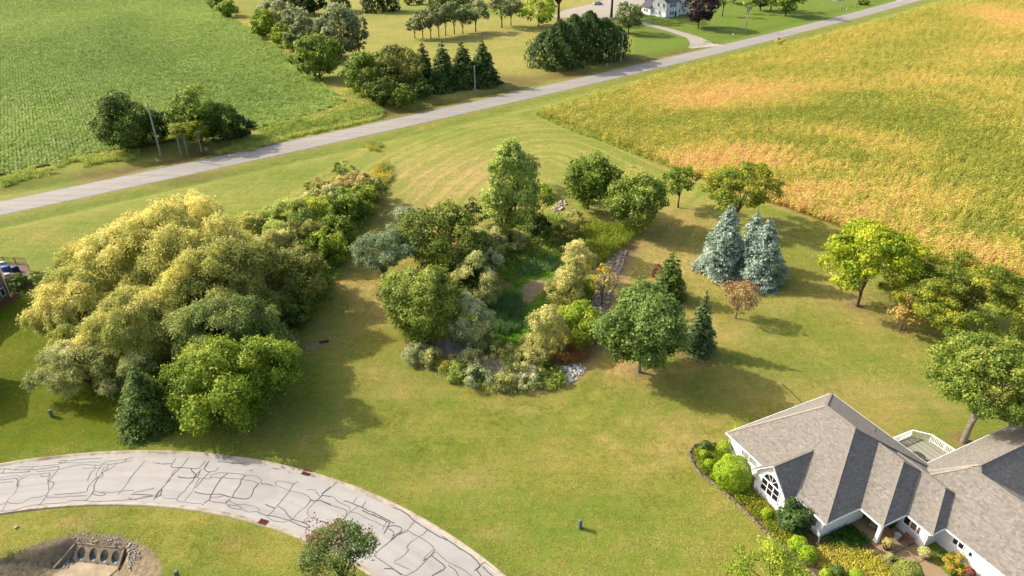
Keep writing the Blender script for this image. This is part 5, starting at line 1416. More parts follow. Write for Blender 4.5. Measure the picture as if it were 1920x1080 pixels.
# ---- the long thicket at the left
T_ = 'trees of the left thicket'
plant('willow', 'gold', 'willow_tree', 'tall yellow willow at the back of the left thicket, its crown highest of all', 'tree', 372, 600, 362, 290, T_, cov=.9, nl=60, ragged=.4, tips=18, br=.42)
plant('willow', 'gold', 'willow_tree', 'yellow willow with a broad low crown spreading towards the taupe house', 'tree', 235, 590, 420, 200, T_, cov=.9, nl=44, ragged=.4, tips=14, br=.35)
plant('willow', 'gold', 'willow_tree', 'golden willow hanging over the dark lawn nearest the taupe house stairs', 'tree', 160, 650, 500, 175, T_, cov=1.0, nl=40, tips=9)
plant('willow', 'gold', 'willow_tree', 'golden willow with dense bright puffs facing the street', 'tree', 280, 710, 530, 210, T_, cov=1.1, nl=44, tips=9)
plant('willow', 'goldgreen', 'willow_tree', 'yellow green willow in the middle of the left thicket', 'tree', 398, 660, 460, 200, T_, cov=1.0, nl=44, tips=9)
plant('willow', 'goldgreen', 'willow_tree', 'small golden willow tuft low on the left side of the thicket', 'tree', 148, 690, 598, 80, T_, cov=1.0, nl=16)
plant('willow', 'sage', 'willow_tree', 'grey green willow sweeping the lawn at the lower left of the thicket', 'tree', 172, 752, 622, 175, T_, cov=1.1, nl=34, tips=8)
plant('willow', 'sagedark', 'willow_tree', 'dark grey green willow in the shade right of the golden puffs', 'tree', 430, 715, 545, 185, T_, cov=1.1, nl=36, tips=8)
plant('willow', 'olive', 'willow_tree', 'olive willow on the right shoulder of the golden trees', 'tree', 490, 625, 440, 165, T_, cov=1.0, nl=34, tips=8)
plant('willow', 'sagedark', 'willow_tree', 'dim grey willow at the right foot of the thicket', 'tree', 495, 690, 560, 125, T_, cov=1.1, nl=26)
plant('tree', 'bright', 'leafy_tree', 'bright yellow green tree at the front corner of the thicket near the kerb', 'tree', 425, 802, 625, 235, T_, kb=.05, prof='dome', nl=40, cov=1.3, ragged=.3, rs=.9)
plant('tree', 'bright', 'leafy_tree', 'rounded green tree at the right end of the thicket front', 'tree', 508, 762, 628, 115, T_, kb=.05, nl=22, cov=1.2)
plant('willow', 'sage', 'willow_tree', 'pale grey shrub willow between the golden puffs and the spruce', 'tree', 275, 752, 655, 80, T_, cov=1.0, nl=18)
plant('spruce', 'spruce', 'spruce_tree', 'dark spruce with drooping boughs at the kerb side of the thicket', 'tree', 285, 814, 690, 120, T_, full=.7, kb=.0)
S_ = 'shrubs of the left thicket'
plant('shrub', 'olive', 'shrub', 'olive shrub in the hollow of the thicket beside the olive willow', 'shrub', 565, 590, 465, 120, S_)
plant('shrub', 'dark', 'shrub', 'low dark shrub at the shaded lawn edge of the thicket', 'shrub', 545, 625, 545, 90, S_)
plant('shrub', 'bright', 'shrub', 'bright green rounded shrub at the right edge of the thicket', 'shrub', 610, 510, 428, 85, S_)
plant('shrub', 'green', 'shrub', 'green shrub just behind the lawn bend, below the bright rounded shrub', 'shrub', 585, 555, 490, 75, S_)
plant('plume', 'poplar', 'shrub', 'grey olive shrub with pale tips behind the bright rounded shrub', 'shrub', 548, 480, 368, 135, S_, cov=1.2)
plant('plume', 'pale', 'shrub', 'sage coloured shrub at the back of the thicket facing the road', 'shrub', 520, 520, 420, 110, S_)
plant('plume', 'lime', 'shrub', 'olive shrub right of the tall yellow willow', 'shrub', 596, 460, 366, 90, S_)
plant('shrub', 'green', 'shrub', 'deep green shrub in the upper half of the thicket', 'shrub', 650, 432, 352, 88, S_)
plant('plume', 'brownolive', 'shrub', 'brownish dry shrub in the upper thicket', 'shrub', 620, 382, 322, 90, S_)
plant('plume', 'brownolive', 'shrub', 'brownish shrub nearest the goldenrod at the tip of the thicket', 'shrub', 672, 372, 318, 66, S_)
plant('shrub', 'green', 'shrub', 'low green shrub behind the brownish ones', 'shrub', 645, 328, 302, 58, S_)
plant('shrub', 'olive', 'shrub', 'olive shrub beside the mown path at the upper thicket', 'shrub', 698, 385, 330, 52, S_)

# ---- round the pond
P_ = 'trees around the pond'
plant('pine', 'bluepine', 'pine_tree', 'open blue green pine with a bare trunk on the left of the pond', 'tree', 722, 545, 432, 112, P_, kb=.34, nl=22, cov=1.1, bark=BARK, tips=12, prof='vase')
plant('pine', 'bluepine', 'pine_tree', 'grey green pine top behind the dark leafy tree', 'tree', 765, 470, 388, 72, P_, kb=.2, nl=14)
plant('tree', 'olivedark', 'leafy_tree', 'large dark olive leafy tree on the left bank of the pond', 'tree', 828, 535, 388, 165, P_, kb=.08, nl=46, ragged=.3)
plant('tree', 'poplar', 'poplar_tree', 'tall pale poplar, the highest crown at the pond', 'tree', 955, 465, 264, 100, P_, kb=.12, prof='tall', nl=52, cov=1.3, ragged=.10, rs=1.0)
plant('tree', 'mapleyellow', 'leafy_tree', 'yellow green tree close on the right of the tall poplar', 'tree', 1003, 440, 340, 62, P_, kb=.1, nl=18)
plant('tree', 'deep', 'leafy_tree', 'narrow dark tree close on the left of the tall poplar', 'tree', 890, 450, 372, 46, P_, kb=.1, nl=14)
plant('willow', 'olive', 'willow_tree', 'small round olive willow standing behind the tall poplar', 'tree', 990, 350, 286, 52, P_, kb=.25, nl=14)
plant('shrub', 'lime', 'shrub', 'small bright shrub at the right foot of the poplar', 'shrub', 1014, 374, 342, 40)
B_ = 'shrubs around the pond'
plant('plume', 'sage', 'shrub', 'sage green willow shrub on the left bank below the poplar', 'shrub', 905, 500, 420, 88, B_)
plant('plume', 'sage', 'shrub', 'dim green willow shrub at the far left of the green pond', 'shrub', 962, 478, 424, 74, B_)
plant('shrub', 'deep', 'shrub', 'shady shrub under the tall poplar', 'shrub', 1005, 455, 405, 60, B_)
plant('shrub', 'olive', 'shrub', 'rounded olive shrub at the far end of the pond', 'shrub', 1058, 462, 412, 50, B_)
plant('plume', 'sage', 'shrub', 'low sage shrub by the far riprap rocks', 'shrub', 1078, 425, 392, 44, B_)
plant('plume', 'sage', 'shrub', 'grey green willow shrub hanging over the left side of the pond', 'shrub', 892, 586, 462, 86, B_)
plant('shrub', 'dark', 'shrub', 'dark shrub between the olive leafy tree and the pond', 'shrub', 875, 560, 470, 70, B_)
plant('tree', 'limeolive', 'leafy_tree', 'dense round lime topped tree at the near left of the pond', 'tree', 795, 655, 500, 150, P_, kb=.04, nl=44, cov=1.3, ragged=.22, rs=.9)
plant('plume', 'palesage', 'shrub', 'sage willow shrub right of the lime topped tree', 'shrub', 876, 656, 540, 86, B_)
plant('plume', 'pale', 'shrub', 'tall pale willow shrub on the right bank of the pond', 'shrub', 1078, 552, 443, 72, B_)
plant('plume', 'pale', 'shrub', 'pale willow shrub leaning over the mud flat from the right bank', 'shrub', 1054, 588, 498, 68, B_)
plant('plume', 'pale', 'shrub', 'pale straw coloured willow shrub at the near end of the pond', 'shrub', 1024, 674, 568, 86, B_)
plant('shrub', 'lime', 'shrub', 'lime green willow shrub beside the near pale willow', 'shrub', 1086, 648, 562, 82, B_)
plant('plume', 'pale', 'shrub', 'low pale willow at the near bank between the dead stalks', 'shrub', 935, 702, 636, 112, B_)
plant('plume', 'pale', 'shrub', 'low pale willow just left of the reddish dry grass', 'shrub', 996, 706, 644, 76, B_)
plant('plume', 'palesage', 'shrub', 'silvery shrub at the left tip of the near bank', 'shrub', 782, 686, 638, 58, B_)
plant('plume', 'sage', 'shrub', 'grey shrub second from the left tip of the near bank', 'shrub', 812, 692, 650, 44, B_)
plant('plume', 'poplar', 'shrub', 'light green shrub at the left of the front row by the lawn', 'shrub', 850, 716, 672, 56, B_)
plant('plume', 'palesage', 'shrub', 'wide silvery green shrub in the front row by the lawn', 'shrub', 897, 735, 680, 72, B_)
plant('plume', 'sage', 'shrub', 'grey green shrub in the front row below the orange goldenrod', 'shrub', 945, 738, 692, 58, B_)
plant('plume', 'palesage', 'shrub', 'silvery shrub at the right of the front row by the lawn', 'shrub', 990, 736, 694, 56, B_)
plant('shrub', 'bright', 'shrub', 'vivid green big leaved shrub at the right of the near bank', 'shrub', 1020, 712, 680, 42, B_, Lk=1.4)
plant('shrub', 'green', 'shrub', 'small green shrub beside the white riprap', 'shrub', 1044, 726, 697, 40, B_)
plant('tree', 'orange', 'berry_tree', 'thin small tree with orange berries on the right bank', 'tree', 1128, 572, 492, 42, None, kb=.15, nl=12, cov=.5)

for lf, lb, bx, by, ty, w in [('sage', 'sage willow shrub close under the large dark olive tree', 862, 540, 452, 76), ('palesage', 'pale willow shrub at the middle of the left pond bank', 912, 535, 448, 60), ('sage', 'green willow shrub between the poplar and the far pond end', 935, 470, 412, 66), ('sage', 'feathery willow shrub at the near left corner of the pond', 898, 672, 592, 60), ('pale', 'pale willow shrub filling the right bank between its two taller neighbours', 1066, 566, 476, 60), ('lime', 'lime tinged willow shrub behind the goldenrod of the right bank', 1062, 640, 570, 60), ('poplar', 'light green willow shrub in the second row of the near bank', 965, 712, 662, 70), ('sage', 'willow shrub in the second row of the near bank, left part', 880, 705, 650, 70)]:
    plant('plume', lf, 'shrub', lb, 'shrub', bx, by, ty, w, B_)
for kd, lf, lb, bx, by, ty, w in [('plume', 'goldgreen', 'yellow tinged shrub right against the tall yellow willow', 490, 480, 385, 110), ('plume', 'olive', 'tall olive shrub filling the gap behind the thicket shoulder', 575, 500, 400, 100), ('plume', 'lime', 'light willow shrub joining the tall willow to the upper thicket', 530, 470, 395, 100), ('plume', 'sage', 'feathery shrub in the middle of the upper thicket', 612, 420, 345, 88), ('shrub', 'bright', 'bright shrub beside the mown path in the upper thicket', 676, 410, 345, 66), ('plume', 'olive', 'olive shrub behind the brownish ones facing the road', 606, 395, 330, 70), ('shrub', 'green', 'green shrub at the lawn edge half way down the thicket', 632, 478, 405, 72)]:
    plant(kd, lf, 'shrub', lb, 'shrub', bx, by, ty, w, S_)
# ---- the lawn trees at the right
R_ = 'trees on the right lawn'
plant('tree', 'green', 'leafy_tree', 'full green tree with two rounded tops beyond the pond', 'tree', 1102, 392, 290, 102, R_, kb=.12, nl=26, cov=1.25, rs=.95)
plant('tree', 'mapleyellow', 'leafy_tree', 'yellow green tree beside the bright reeds', 'tree', 1190, 432, 325, 112, R_, kb=.12, nl=30, cov=1.3, ragged=.12, rs=1.0)
plant('tree', 'green', 'leafy_tree', 'small round green tree with a bare trunk by the corn', 'tree', 1271, 389, 315, 60, R_, kb=.3, nl=16)
plant('locust', 'locust', 'locust_tree', 'wide feathery green locust at the corn edge', 'tree', 1378, 420, 305, 140, R_, kb=.2, nl=50, cov=1.2)
plant('spruce', 'bluespruce', 'blue_spruce', 'left blue spruce of the three, tall and open at the foot', 'tree', 1350, 522, 388, 92, 'blue spruces on the lawn', kb=.1, full=.7)
plant('spruce', 'bluespruce', 'blue_spruce', 'blue spruce half hidden behind the other two', 'tree', 1402, 508, 396, 72, 'blue spruces on the lawn', full=.75)
plant('spruce', 'bluespruce', 'blue_spruce', 'right blue spruce of the three, dense to the ground', 'tree', 1423, 540, 412, 92, 'blue spruces on the lawn', full=.65)
plant('spruce', 'spruce', 'spruce_tree', 'dense dark conical evergreen above the big dark maple', 'tree', 1252, 570, 475, 66, R_, full=.55, kb=.02)
plant('shrub', 'crabred', 'shrub', 'small reddish shrub against the dense dark evergreen', 'shrub', 1230, 545, 488, 24)
plant('tree', 'maple', 'maple_tree', 'dark green maple with clustered leaves and a short pale trunk', 'tree', 1198, 698, 548, 158, R_, kb=.20, nl=50, cov=1.35, bark=BARKG, br=.22, ragged=.10, tips=10, rs=1.0)
plant('spruce', 'lawnspruce', 'spruce_tree', 'small green spruce in a ring of mulch', 'tree', 1308, 668, 551, 62, R_, kb=.06, full=.8)  # leaf colours slightly bluer than the other spruce
plant('tree', 'brownleaf', 'crabapple_tree', 'thin brown half bare crabapple below the blue spruces', 'tree', 1379, 597, 528, 74, R_, kb=.28, nl=22, cov=.45, Lk=.8, bark=BARKG, tips=14, prof='vase')
plant('shrub', 'brownleaf', 'shrub', 'low reddish brown shrub at the foot of the blue spruces', 'shrub', 1405, 552, 522, 38, None, cov=.8)
plant('tree', 'yellowgreen', 'leafy_tree', 'bright yellow green tree with a forked trunk in front of the corn', 'tree', 1607, 574, 418, 156, R_, kb=.16, nl=54, cov=1.0, nst=2, br=.26, flat=.55, ragged=.25)
plant('tree', 'tanleaf', 'leafy_tree', 'small tan leaved tree left of the sprawling locust', 'tree', 1688, 618, 540, 84, R_, kb=.25, nl=20, cov=.7, bark=BARKG)
plant('locust', 'locustyellow', 'locust_tree', 'sprawling locust with yellow streaks at the right edge', 'tree', 1786, 632, 480, 290, R_, kb=.12, nl=100, cov=2.2)
plant('tree', 'mapleyellow', 'maple_tree', 'big light green maple with a divided trunk behind the ranch house', 'tree', 1806, 828, 640, 218, R_, kb=.36, nl=60, cov=1.25, nst=2, bark=BARKG, br=.34, ragged=.12, tips=12, rs=.95)
fc = plant('tree', 'crab', 'crabapple_tree', 'green and dark red crabapple at the bottom edge inside the street bend', 'tree', 648, 1118, 996, 142, None, kb=.3, nl=26, cov=.6, Lk=.8, bark=BARKD, br=.16, tips=14)
rq = np.random.default_rng(77); P0, rad0, h0, _ = dims(648, 1118, 992, 158, .3)
pp, _, _ = broad_leaves(rq, h0 * 1.04, rad0 * 1.04, h0 * .5, 9, .18, .12, 'round', ragged=.6)
link('red_leaves', leaf_mesh('red_leaves', pp, pal('crabred')), fc)
plant('tree', 'bright', 'leafy_tree', 'ragged yellow green young tree at the bottom edge left of the flower bed', 'tree', 1425, 1150, 1028, 128, None, kb=.2, nl=26, cov=.55, Lk=.8, spread=.22, ragged=.4)

# ---- beside and beyond the county road
D_ = 'dark trees on the road bank'
plant('tree', 'dark', 'leafy_tree', 'dark bushy tree left of the leaning utility pole', 'tree', 250, 284, 180, 116, D_, kb=.0, nl=40, cov=1.1)
plant('tree', 'green', 'leafy_tree', 'taller dark tree with a yellowish top on the road bank', 'tree', 378, 274, 165, 100, D_, kb=.0, nl=34, cov=1.1, prof='tall')
plant('tree', 'dark', 'leafy_tree', 'dark tree right of the yellowish topped one on the road bank', 'tree', 420, 268, 192, 76, D_, kb=.0, nl=24)
plant('shrub', 'deep', 'shrub', 'dark rounded shrub at the right end of the road bank trees', 'shrub', 456, 262, 218, 50)
plant('shrub', 'deep', 'shrub', 'dark shrub behind the leaning utility pole', 'shrub', 306, 268, 208, 50)
for bx_, by_, ty_, w_, lb_ in [(340, 292, 234, 40, 'leftmost small yellowish tree with a thin pale stem by the road'), (352, 290, 228, 40, 'middle small yellowish tree with a thin pale stem by the road'), (378, 285, 226, 40, 'right small tree with a thin pale stem by the road')]:
    plant('locust', 'locust', 'locust_tree', lb_, 'tree', bx_, by_, ty_, w_, D_, kb=.45, nl=12, bark=BARKW, br=.16, cov=1.2)
F_ = 'trees along the field edge'
far = [
    ('tree', 'green', 'leafy_tree', 'small tree at the topmost corner of the bean field', 408, 22, -14, 30), ('tree', 'bright', 'leafy_tree', 'round bright green tree at the top corner of the bean field', 431, 34, 0, 38),
    ('tree', 'deep', 'leafy_tree', 'dark tree beyond the field edge at the top', 545, 28, -30, 60), ('tree', 'deep', 'leafy_tree', 'dark tree right of the first dark one at the top', 590, 30, -28, 50),
    ('tree', 'fargrey', 'leafy_tree', 'grey green tree at the upper end of the field hedge', 520, 55, 2, 70), ('tree', 'fargrey', 'leafy_tree', 'grey tree behind the bright bush of the field hedge', 555, 70, 18, 60),
    ('tree', 'bright', 'leafy_tree', 'yellow green tree at the upper part of the field hedge', 498, 75, 18, 52), ('shrub', 'bright', 'shrub', 'bright green bush in the middle of the field hedge', 530, 90, 46, 42), ('shrub', 'lime', 'shrub', 'lime bush low beside the bright one', 548, 98, 62, 34),
    ('tree', 'farolive', 'leafy_tree', 'olive grey tree left of the biggest hedge tree', 585, 112, 34, 74), ('tree', 'green', 'leafy_tree', 'dark green tree at the bean field side of the hedge', 600, 152, 70, 84), ('tree', 'fargrey', 'leafy_tree', 'biggest grey green tree of the field hedge', 640, 112, 14, 92), ('tree', 'farolive', 'leafy_tree', 'olive tree on the right of the biggest hedge tree', 674, 104, 26, 40),
    ('tree', 'green', 'leafy_tree', 'round green tree at the left of the roadside thicket', 690, 185, 98, 84), ('tree', 'olive', 'leafy_tree', 'broad olive tree in the middle of the roadside thicket', 750, 180, 88, 100), ('shrub', 'green', 'shrub', 'green bush in front of the roadside thicket', 752, 205, 158, 62), ('tree', 'dark', 'leafy_tree', 'dark tree at the foot of the roadside thicket', 716, 200, 142, 60), ('shrub', 'dark', 'shrub', 'dark bush between the thicket and the road spruces', 790, 190, 148, 50),
]
for k, (kd, lf, nm, lb, bx, by, ty, w) in enumerate(far):
    plant(kd, lf, nm, lb, 'tree' if kd == 'tree' else 'shrub', bx, by, ty, w, F_, kb=.03, cov=1.1, tips=5)
RS = 'spruces beside the county road'
for bx, by, ty, w, lb in [(796, 165, 84, 50, 'thin spruce half hidden by the roadside thicket'), (832, 172, 82, 62, 'first full spruce right of the roadside thicket'), (868, 166, 82, 62, 'middle spruce of the roadside group'), (906, 162, 79, 66, 'wide spruce right of the bare pole by the road')]:
    plant('spruce', 'farspruce', 'spruce_tree', lb, 'tree', bx, by, ty, w, RS, full=.7)
TD = 'dark trees along the top of the hayfield'
for bx, by, ty, w, lf, lb, kd in [(640, 22, -30, 40, 'deep', 'dark evergreen at the top left of the hayfield', 'column'), (700, 24, -34, 44, 'deep', 'left dark bush of the pair at the top of the hayfield', 'column'), (732, 22, -32, 40, 'deep', 'right dark bush of the pair at the top of the hayfield', 'column'), (765, 10, -6, 18, 'green', 'left small round bush at the top of the hayfield', 'shrub'), (786, 9, -8, 20, 'green', 'right small round bush at the top of the hayfield', 'shrub'), (822, 14, -30, 50, 'dark', 'dark tree behind the orchard row', 'column'), (862, 10, -34, 60, 'dark', 'dark broad tree right behind the orchard row', 'column')]:
    plant(kd, lf, 'evergreen_tree' if kd == 'column' else 'shrub', lb, 'tree' if kd == 'column' else 'shrub', bx, by, ty, w, TD if kd == 'column' else None)
OR = 'orchard trees in the hayfield row'
proto = None
orch = [(778, 72, 38, 30, 'leftmost thin tree of the orchard row'), (793, 72, 26, 32, 'second tree from the left in the orchard row'), (808, 72, 24, 34, 'third tree from the left in the orchard row'), (823, 70, 14, 34, 'tall tree left of the middle of the orchard row'), (836, 67, 12, 34, 'middle tree of the orchard row'), (852, 64, 10, 36, 'tallest tree of the orchard row'), (868, 63, 24, 32, 'low tree right of the tallest in the orchard row'), (892, 59, 8, 42, 'tree standing a little apart at the right end of the orchard row')]
for bx, by, ty, w, lb in orch:
    if proto is None:
        proto = plant('tree', 'farolive', 'orchard_tree', lb, 'tree', 836, 67, 10, 44, OR, kb=.26, nl=14, cov=1.3, tips=5, br=.2, bark=BARKD); P0, r0, h0, _ = dims(836, 67, 12, 36, .26); o = proto
    else:
        o = copy_tree(proto); o['label'] = lb
    P, rr_, h_, _ = dims(bx, by, ty, w, .34)
    o.location = P; o.scale = (rr_ / r0, rr_ / r0, h_ / h0); o.rotation_euler = (0, 0, bx * 1.7)
for bx, by, ty, w, lb in [(941, 52, 0, 46, 'left tree of the pair beside the orchard row'), (958, 47, -2, 30, 'right tree of the pair beside the orchard row')]:
    o = copy_tree(proto); o['label'] = lb; o['group'] = 'pair of trees beyond the orchard row'
    P, rr_, h_, _ = dims(bx, by, ty, w, .34); o.location = P; o.scale = (rr_ / r0, rr_ / r0, h_ / h0); o.rotation_euler = (0, 0, bx)
AV = 'tall arborvitae hedge by the road'
for bx, by, ty, w, lb in [(1022, 128, 62, 76, 'leftmost arborvitae of the dark roadside clump'), (1048, 134, 42, 74, 'arborvitae at the front left of the dark clump'), (1074, 126, 32, 72, 'middle arborvitae of the dark clump'), (1102, 120, 26, 74, 'arborvitae with the lightest top in the dark clump'), (1130, 116, 38, 70, 'second arborvitae from the right in the dark clump'), (1155, 108, 52, 52, 'rightmost arborvitae, beside the pole with a crossarm')]:
    plant('column', 'farspruce', 'arborvitae', lb, 'tree', bx, by, ty, w, AV, Lk=1.15, dens=.9)
plant('tree', 'lime', 'leafy_tree', 'pale yellow green tree left of the dark arborvitae clump', 'tree', 1010, 52, -8, 76, None, kb=.1, nl=26)
plant('tree', 'mapleyellow', 'leafy_tree', 'big spreading tree with visible limbs behind the arborvitae', 'tree', 1047, 38, -60, 120, None, kb=.3, nl=34, cov=.9, tips=12, br=.5, bark=BARKD)
plant('tree', 'green', 'leafy_tree', 'big shade tree with a dark trunk standing in the farmyard', 'tree', 1146, 33, -70, 130, None, kb=.45, nl=36, bark=BARKD, br=.5)
plant('tree', 'farolive', 'leafy_tree', 'pale olive tree at the right end of the arborvitae clump', 'tree', 1178, 65, 6, 56, None, kb=.05, nl=20, cov=1.0)
plant('tree', 'purple', 'purple_maple', 'dark purple maple in front of the white farmhouse', 'tree', 1309, 55, -16, 66, None, kb=.1, nl=34, cov=1.2, ragged=.12)
plant('tree', 'green', 'leafy_tree', 'slim young tree on the lawn right of the purple maple', 'tree', 1354, 31, -22, 26, None, kb=.3, nl=10)
plant('tree', 'bright', 'leafy_tree', 'narrow yellow green tree behind the pole with a transformer', 'tree', 1401, 27, -14, 22, None, kb=.1, nl=10)
plant('tree', 'deep', 'evergreen_tree', 'dark evergreen between the narrow tree and the broad lit tree', 'tree', 1425, 22, -40, 46, None, kb=.03, nl=18)
plant('tree', 'mapleyellow', 'leafy_tree', 'broad lit green tree beside the road at the top', 'tree', 1472, 32, -40, 62, None, kb=.08, nl=26)
plant('tree', 'dark', 'leafy_tree', 'dark green tree at the top edge left of the lit tree', 'tree', 1445, 20, -44, 40, None, kb=.08, nl=14)
plant('tree', 'dark', 'leafy_tree', 'dark tree at the top edge between farmhouse and slim young tree', 'tree', 1375, 8, -40, 50, None, kb=.08, nl=14)
plant('shrub', 'green', 'shrub', 'small bush on the lawn near the far end of the road', 'shrub', 1618, 10, 0, 26)
plant('shrub', 'brownolive', 'shrub', 'lone brownish bush on the verge between road and corn', 'shrub', 1461, 84, 70, 18)
plant('shrub', 'dark', 'shrub', 'dark shrub against the wall of the taupe house', 'shrub', 32, 552, 512, 44, 'shrubs by the taupe house')
plant('plume', 'sagedark', 'shrub', 'grey leaved shrub right of the stairs of the taupe house', 'shrub', 79, 545, 506, 40, 'shrubs by the taupe house')

# ---- the flower bed of the ranch house
BS = 'clipped bright shrubs in the flower bed'
def hb(zx, zy): return 1280 + zx / 3, 720 + zy / 3
for zx, zy, w, lf, lb in [(230, 385, 88, 'ball', 'bright clipped shrub against the corner of the white wall'), (268, 555, 205, 'ball', 'largest bright clipped shrub, beside the small window'), (116, 408, 50, 'ball', 'small bright clipped shrub at the tip of the flower bed'), (146, 465, 56, 'ball', 'small bright clipped shrub below the other small one'), (125, 362, 60, 'yew', 'small dark clipped shrub at the tip of the flower bed'),
                       (640, 935, 110, 'ball', 'bright clipped shrub left of the house corner'), (690, 985, 108, 'ball', 'bright clipped shrub just below its twin at the house corner'), (305, 262, 50, 'ball', 'bright shrub peeking out behind the house corner'), (470, 745, 64, 'ball', 'little bright clipped shrub under the arched window'), (800, 1090, 70, 'ball', 'small bright ball shrub at the bottom edge of the bed'), (862, 1080, 84, 'yew', 'dark green ball shrub at the bottom edge of the bed'), (970, 1100, 84, 'ball', 'bright ball shrub at the bottom edge near the walk'),
                       (1247, 1110, 164, 'boxwood', 'big olive clipped ball shrub beside the walk')]:
    bx, by = hb(zx, zy); P = gt(bx, by); s = FOC / depth(P.x, P.y, P.z); rad = w / 3 / 2 / s
    o = link('clipped_shrub', leaf_mesh('clipped_shrub', ball_leaves(np.random.default_rng(int(zx)), rad, rad * 1.75, .13), pal(lf)), None, lb, 'shrub', BS); o.location = P
plant('shrub', 'yew', 'shrub', 'dark rounded evergreen shrub under the corner window', 'shrub', *hb(620, 860), hb(0, 668)[1], 62, Lk=.75, nl=18, cov=1.8, rs=1.05)
plant('plume', 'sage', 'shrub', 'blue green juniper beside the walk', 'shrub', *hb(1165, 1030), hb(0, 955)[1], 30, Lk=.7)
plant('shrub', 'orange', 'shrub', 'orange tinged shrub under the small garage window', 'shrub', *hb(1525, 1075), hb(0, 955)[1], 52, Lk=.75, cov=1.8, rs=1.05)
plant('shrub', 'yew', 'shrub', 'dark fern like shrub in the nook beside the entry door', 'shrub', *hb(1450, 1000), hb(0, 935)[1], 30, Lk=.8)
FLW = LM('flower_leaves', (96, 132, 30), (170, 182, 50), (216, 130, 120), .3, inst=True)
HOST = LM('hosta_leaves', (120, 150, 30), (206, 200, 62), (238, 224, 120), .3, inst=True)
FERN = LM('fern_leaves', (40, 84, 20), (74, 124, 34), (120, 150, 60), .3, inst=True)
def huvp(l): return np.array([huv(*q) for q in l])
weeds('flower_border', huvp([(5.0, -3.5), (7.8, -3.55), (11.4, -3.45), (13.4, -3.2), (13.2, -1.2), (11.0, -.6), (10.4, -1.2), (8.0, -1.2), (5.4, -1.2)]), FLW, .55, .85, .34, 'mixed border of green, yellow and pink flowers below the arched window', 71, .4, .45, hv=.4)
weeds('flower_border', huvp([(-1.2, -.6), (-1.6, -2.2), (-1.0, -3.3), (.4, -4.0), (2.2, -4.2), (4.6, -3.7), (4.8, -1.5), (2, -.6), (.3, -.2)]), FLW, .45, .85, .36, 'low green planting at the tip of the flower bed', 72, .25, .3, gapn=.30)
weeds('hostas', huvp([(13.9, -.9), (15.2, -2.0), (17, -2.4), (20.5, -2.5), (20.5, 2.6), (18.6, 3.9), (17.0, 3.6), (15.6, 2.6), (14.2, 1.4)]), HOST, .42, .95, .36, 'yellow leaved hostas filling the bed beside the walk', 73, .6, .4, gapn=.30)
weeds('ferns', huvp([(13.7, .6), (14.6, .9), (16.0, 3.0), (15.6, 4.4), (13.7, 4.3)]), FERN, .6, .85, .36, 'dark green ferns along the shaded side wall', 74, .4, .3)
weeds('flower_border', huvp([(15.5, -2.9), (18, -2.8), (20.5, -2.7), (20.5, -1.9), (17.0, -1.6)]), FLW, .5, .85, .36, 'flowers along the edging stones at the bottom of the bed', 75, .45, .45, gapn=.4)

# ================================================================== SMALL THINGS
POLE = plain('weathered_pole', A(206, 196, 184), .9, .2, 2); METAL = plain('galvanised', A(170, 174, 176), .45, .1, 4, .4)
def pole(bx, by, ty, label, arm=True, rad=.17, transformer=False, group='utility poles along the county road'):
    P = gt(bx, by); s = FOC / depth(P.x, P.y, P.z)
    b_ = (ty - 540) / FOC; h = CAM_H + (-st - b_ * ct) * P.y / (ct - b_ * st) - P.z
    root = empty('utility_pole', P, math.atan2(.81, 1), label, 'utility pole', group)
    MB().tube([(0, 0, -.5), (0, 0, h * .5), (0, 0, h)], [rad * 1.1, rad * .95, rad * .75], 8).build('pole', POLE, root)
    if arm:
        MB().bar((0, -1.15, h - .45), (0, 1.15, h - .45), .12, .14).build('crossarm', POLE, root)
        for y_ in (-1.0, -.5, .5, 1.0): MB().lathe([(.05, 0), (.07, .08), (.04, .16)], (0, y_, h - .38), 6).build('insulator', METAL, root)
    else:
        MB().lathe([(.05, 0), (.08, .1), (.04, .22)], (0, 0, h), 6).build('insulator', METAL, root)
    if transformer: MB().lathe([(.28, 0), (.30, .1), (.30, .85), (.18, .95)], (.42, 0, h - 2.3), 10).build('transformer', METAL, root)
    return h
pole(302, 293, 196, 'leaning looking grey utility pole in front of the dark bank trees', arm=False, rad=.2)
pole(891, 178, 124, 'short bare pole in front of the road spruces', arm=False, rad=.2)
pole(1164, 116, 59, 'utility pole with a small crossarm beside the arborvitae clump', rad=.2)
pole(1397, 61, 9, 'utility pole with crossarm and transformer on the farm lawn', rad=.2, transformer=True)
pole(1577, 18, -30, 'far pale utility pole by the upper road', rad=.2)
pole(1604, 14, -32, 'farthest utility pole beside the small lawn bush', rad=.2)

GREENBOX = plain('pedestal_green', A(128, 152, 136), .5, .08, 5)
def pedestal(bx, by, label, w=.36, h=.95):
    P = gt(bx, by); root = empty('utility_pedestal', P, .5, label, 'pedestal', 'green utility pedestals')
    MB().box((0, 0, h / 2 - .05), (w, w * .8, h)).build('body', GREENBOX, root)
    MB().lathe([(w * .62, 0), (w * .60, .06), (w * .45, .12)], (0, 0, h - .06), 8).build('cap', GREENBOX, root)
    MB().box((0, -w * .41, h * .45), (w * .7, .02, h * .6)).build('door', GREENBOX, root)
pedestal(98, 781, 'pale green utility pedestal on the neighbour lawn left of the thicket')
pedestal(1087, 990, 'green utility pedestal alone on the open lawn near the street', .34, 1.05)
pedestal(334, 1084, 'pale utility pedestal inside the street bend at the bottom edge')
